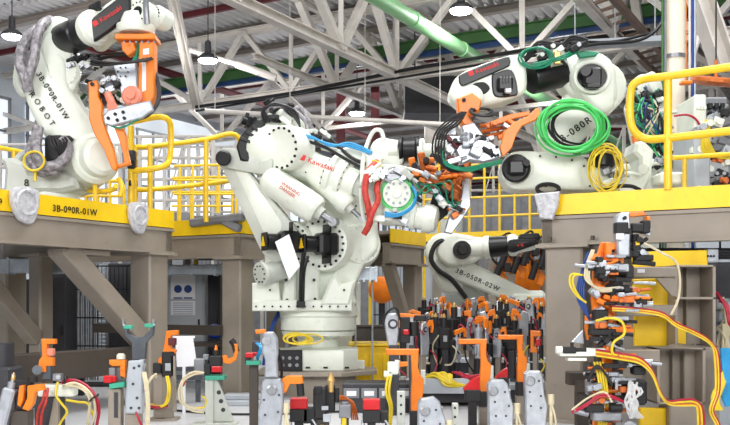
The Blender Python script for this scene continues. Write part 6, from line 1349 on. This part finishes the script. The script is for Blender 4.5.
bundle(T, [[(592+k, 250, Y-.1), (586+k*2, 266, Y-.14), (586+k*2, 280, Y-.14), (600, 288+k*1.5, Y-.16), (620, 287+k*1.5, Y-.16)] for k in range(3)], 0.0081, 'cable_cream')
bundle(T, [[(586+k*2, 276, Y-.1), (572+k*3, 274+k, Y-.12), (570+k*3, 284, Y-.12), (577+k*2, 296, Y-.12), (586, 302+k, Y-.1)] for k in range(2)], 0.0081, 'cable_yellow')
bundle(T, [[(594-k*2, 252, Y-.08), (588-k*1.5, 266, Y-.1), (584-k*2, 284, Y-.1), (584-k*2, 300, Y-.1), (590, 320, Y-.08)] for k in range(4)], 0.0096, 'cable_navy')
bundle(T, [[(572, 412+k, Y-.2), (586, 404+k*2, Y-.26), (600, 395+k*2, Y-.26), (612, 396+k*2, Y-.26), (628, 404, Y-.24)] for k in range(2)], 0.0081, 'cable_maroon')
bundle(T, [[(572, 410, Y-.2), (588, 398, Y-.24), (604, 392, Y-.26), (612, 402, Y-.26)]], 0.0081, 'cable_cream')
bundle(T, [[(588, 380+k, Y-.2), (596, 366+k, Y-.22), (604, 372, Y-.22), (612, 384+k, Y-.22)] for k in range(3)], .01, 'matt_black')
rnd = random.Random(9)
bundle(T, [[(632+rnd.uniform(-4, 6), 380+rnd.uniform(0, 6), Y-.24), (636+rnd.uniform(-8, 8), 392, Y-.28), (632+rnd.uniform(-8, 8), 404, Y-.28), (638+rnd.uniform(-8, 6), 418, Y-.24)] for k in range(12)], 0.0089, 'clear_tube', 'wrapped_tubes')
# sub-frame: taupe arms, box frames, yellow plates
S = thing('tool_frame', 'taupe welded box frame with yellow plates behind the orange tooling column', 'frame', floorpt(690, 7.9))
Yf = 7.45
def boxframe(x0, x1, y0, y1, shelf, Yq, dp=.3):
    b = MB(); t_ = 3.2
    def bb(a0, b0, a1, b1, d0=0, d1=dp): p, q = at(a0, b0, Yq), at(a1, b1, Yq); b.box(((p.x+q.x)/2, Yq+(d0+d1)/2, (p.z+q.z)/2), (abs(q.x-p.x), d1-d0, abs(p.z-q.z)), bev=.004)
    bb(x0, y0, x0+t_, y1); bb(x1-t_, y0, x1, y1); bb(x0, y0, x1, y0+2); bb(x0+t_, y0, x1-t_, y1, dp-.02, dp)
    for s_ in shelf: bb(x0, s_, x1, s_+2.4)
    m_ = (x0+x1)/2; bb(m_-.6, y0, m_+.6, y1, dp-.1, dp-.02); b.build('box_frame', 'taupe', S)
boxframe(675, 716, 265, 346, [297], Yf+.12); boxframe(657, 706, 348, 404, [402], Yf-.05)
b = MB(); b.prism([at(657, 348, Yf-.05), at(676, 343, Yf+.2), at(706, 346, Yf+.2), at(706, 349, Yf-.05)], (0, 0, -.01)); b.build('cover_plate', 'taupe', S)
b = MB(); p = at(696, 346, Yf+.27); b.box((p.x, Yf+.27, p.z/2), (.3, .28, p.z), bev=.01); p = at(684, 402, Yf+.1); b.box((p.x-.02, Yf+.1, p.z/2), (.3, .28, p.z), bev=.01); b.box((p.x, Yf+.2, .015), (.6, .6, .03)); b.build('lower_post', 'taupe', S)
def arm(x0, x1, y0, y1, Yq, dp=.14):
    b = MB(); p, q = at(x0, y0, Yq), at(x1, y1, Yq); b.box(((p.x+q.x)/2, Yq+dp/2, (p.z+q.z)/2), (q.x-p.x, dp, p.z-q.z), bev=.006); b.build('support_arm', 'taupe', S)
arm(634, 678, 267, 277, Yf-.02); arm(612, 678, 305, 316, Yf-.0); arm(578, 660, 350, 362, Yf-.12)
b = MB(); b.prism([at(656, 278, Yf), at(676, 278, Yf), at(676, 296, Yf), at(672, 296, Yf)], (0, .04, 0), .003); b.build('gusset', 'taupe', S)
b = MB(); b.box(at(641, 271, Yf-.025), (.06, .01, .03)); b.build('name_plate', 'paper', S)
for (pts, dy) in (([(632, 252), (707, 250), (708, 266), (634, 267)], .45), ([(634, 279), (676, 278), (676, 306), (632, 307)], .3), ([(635, 315), (676, 318), (687, 330), (687, 346), (635, 346)], .33), ([(640, 408), (671, 408), (671, 450), (640, 450)], .05)):
    b = MB(); b.pp(pts, Yf+dy, .05, .005); b.build('yellow_plate', 'yellow', S)
b = MB(); b.box(at(711, 256, Yf+.5), (.1, .1, .12), bev=.008)
for k in range(3): b.m(1).cyl(at(708+k*3, 256, Yf+.45), at(708+k*3, 256, Yf+.43), .01, seg=8)
b.build('terminal_block', ['silver', 'black'], S)
b = MB(); b.box(V((at(590, 0, 8.1).x, 8.1, at(0, 378, 8.1).z)), (.42, .14, .12), bev=.01); b.box(V((at(582, 0, 8.1).x, 8.12, at(0, 378, 8.1).z/2)), (.1, .12, at(0, 378, 8.1).z)); b.box(at(590, 386, 8.0), (.26, .05, .1)); b.build('cross_beam', 'taupe_dark', S)
# right edge hoses and clutter
rnd = random.Random(14)
E = thing('hose_bundle', 'blue, white and red hoses hanging down at the right edge', 'hoses', floorpt(724, 7.6))
b = MB()
for k in range(5): b.tube([at(722+k*1.5, 348, 7.3), at(723+k*1.4, 362, 7.3), at(725+k, 380, 7.28), at(722+k*2, 392, 7.3), at(727+k, 406, 7.3)], .016, 8)
b.build('blue_hose', 'cable_blue', E)
b = MB()
for k in range(4): b.tube([at(716+k, 292+k*3, 7.7), at(722+k*2, 300+k*2, 7.65), at(728, 312+k*3, 7.65), at(734, 330, 7.6)], .012, 6)
b.build('dark_hose', 'cable_maroon', E)
b = MB()
for k in range(4): b.tube([at(716+k*2, 410, 7.25), at(712+k*2, 398+k, 7.25), at(718+k*2, 384, 7.27), at(726+k, 366, 7.3)], .012, 6)
b.build('yellow_hose', 'cable_yellow', E)
b = MB()
for k in range(7): b.box(at(722+rnd.uniform(-3, 10), 304+k*12, 8.2), (rnd.uniform(.06, .16), .2, rnd.uniform(.06, .12)), bev=.012); b.cyl(at(724+rnd.uniform(-3, 8), 300+k*12, 8.1), at(724+rnd.uniform(-3, 8), 308+k*12, 8.0), .02, seg=8)
b.box(V((at(730, 0, 8.35).x, 8.4, .55)), (.3, .2, 1.1)); b.build('fitting_rack', 'cabinet', E)
b = MB()
for k in range(10): b.tube([at(716+rnd.uniform(0, 12), 296+rnd.uniform(0, 60), 8.0), at(722+rnd.uniform(0, 10), 310+rnd.uniform(0, 50), 7.9), at(728+rnd.uniform(-6, 8), 330+rnd.uniform(0, 40), 7.95)], .012, 6)
b.build('white_tube', 'cable_cream', E)
# clutter under the right platform behind the tool
b = MB(); p, q = at(580, 248, 8.9), at(740, 240, 8.9)
for k in range(4): b.cyl(at(580, 250+k*2.5, 8.9+.1*k), at(745, 250+k*2.5, 8.9+.1*k), .02, seg=8)
for px in (600, 660, 720): b.cyl(at(px, 252, 9.0), V((at(px, 252, 9.0).x, 9.0, ZT-.08)), .01, seg=6)
tag(b.build('conduit_run', 'dark_grey'), 'run of dark conduits hung under the right platform deck', 'conduits')
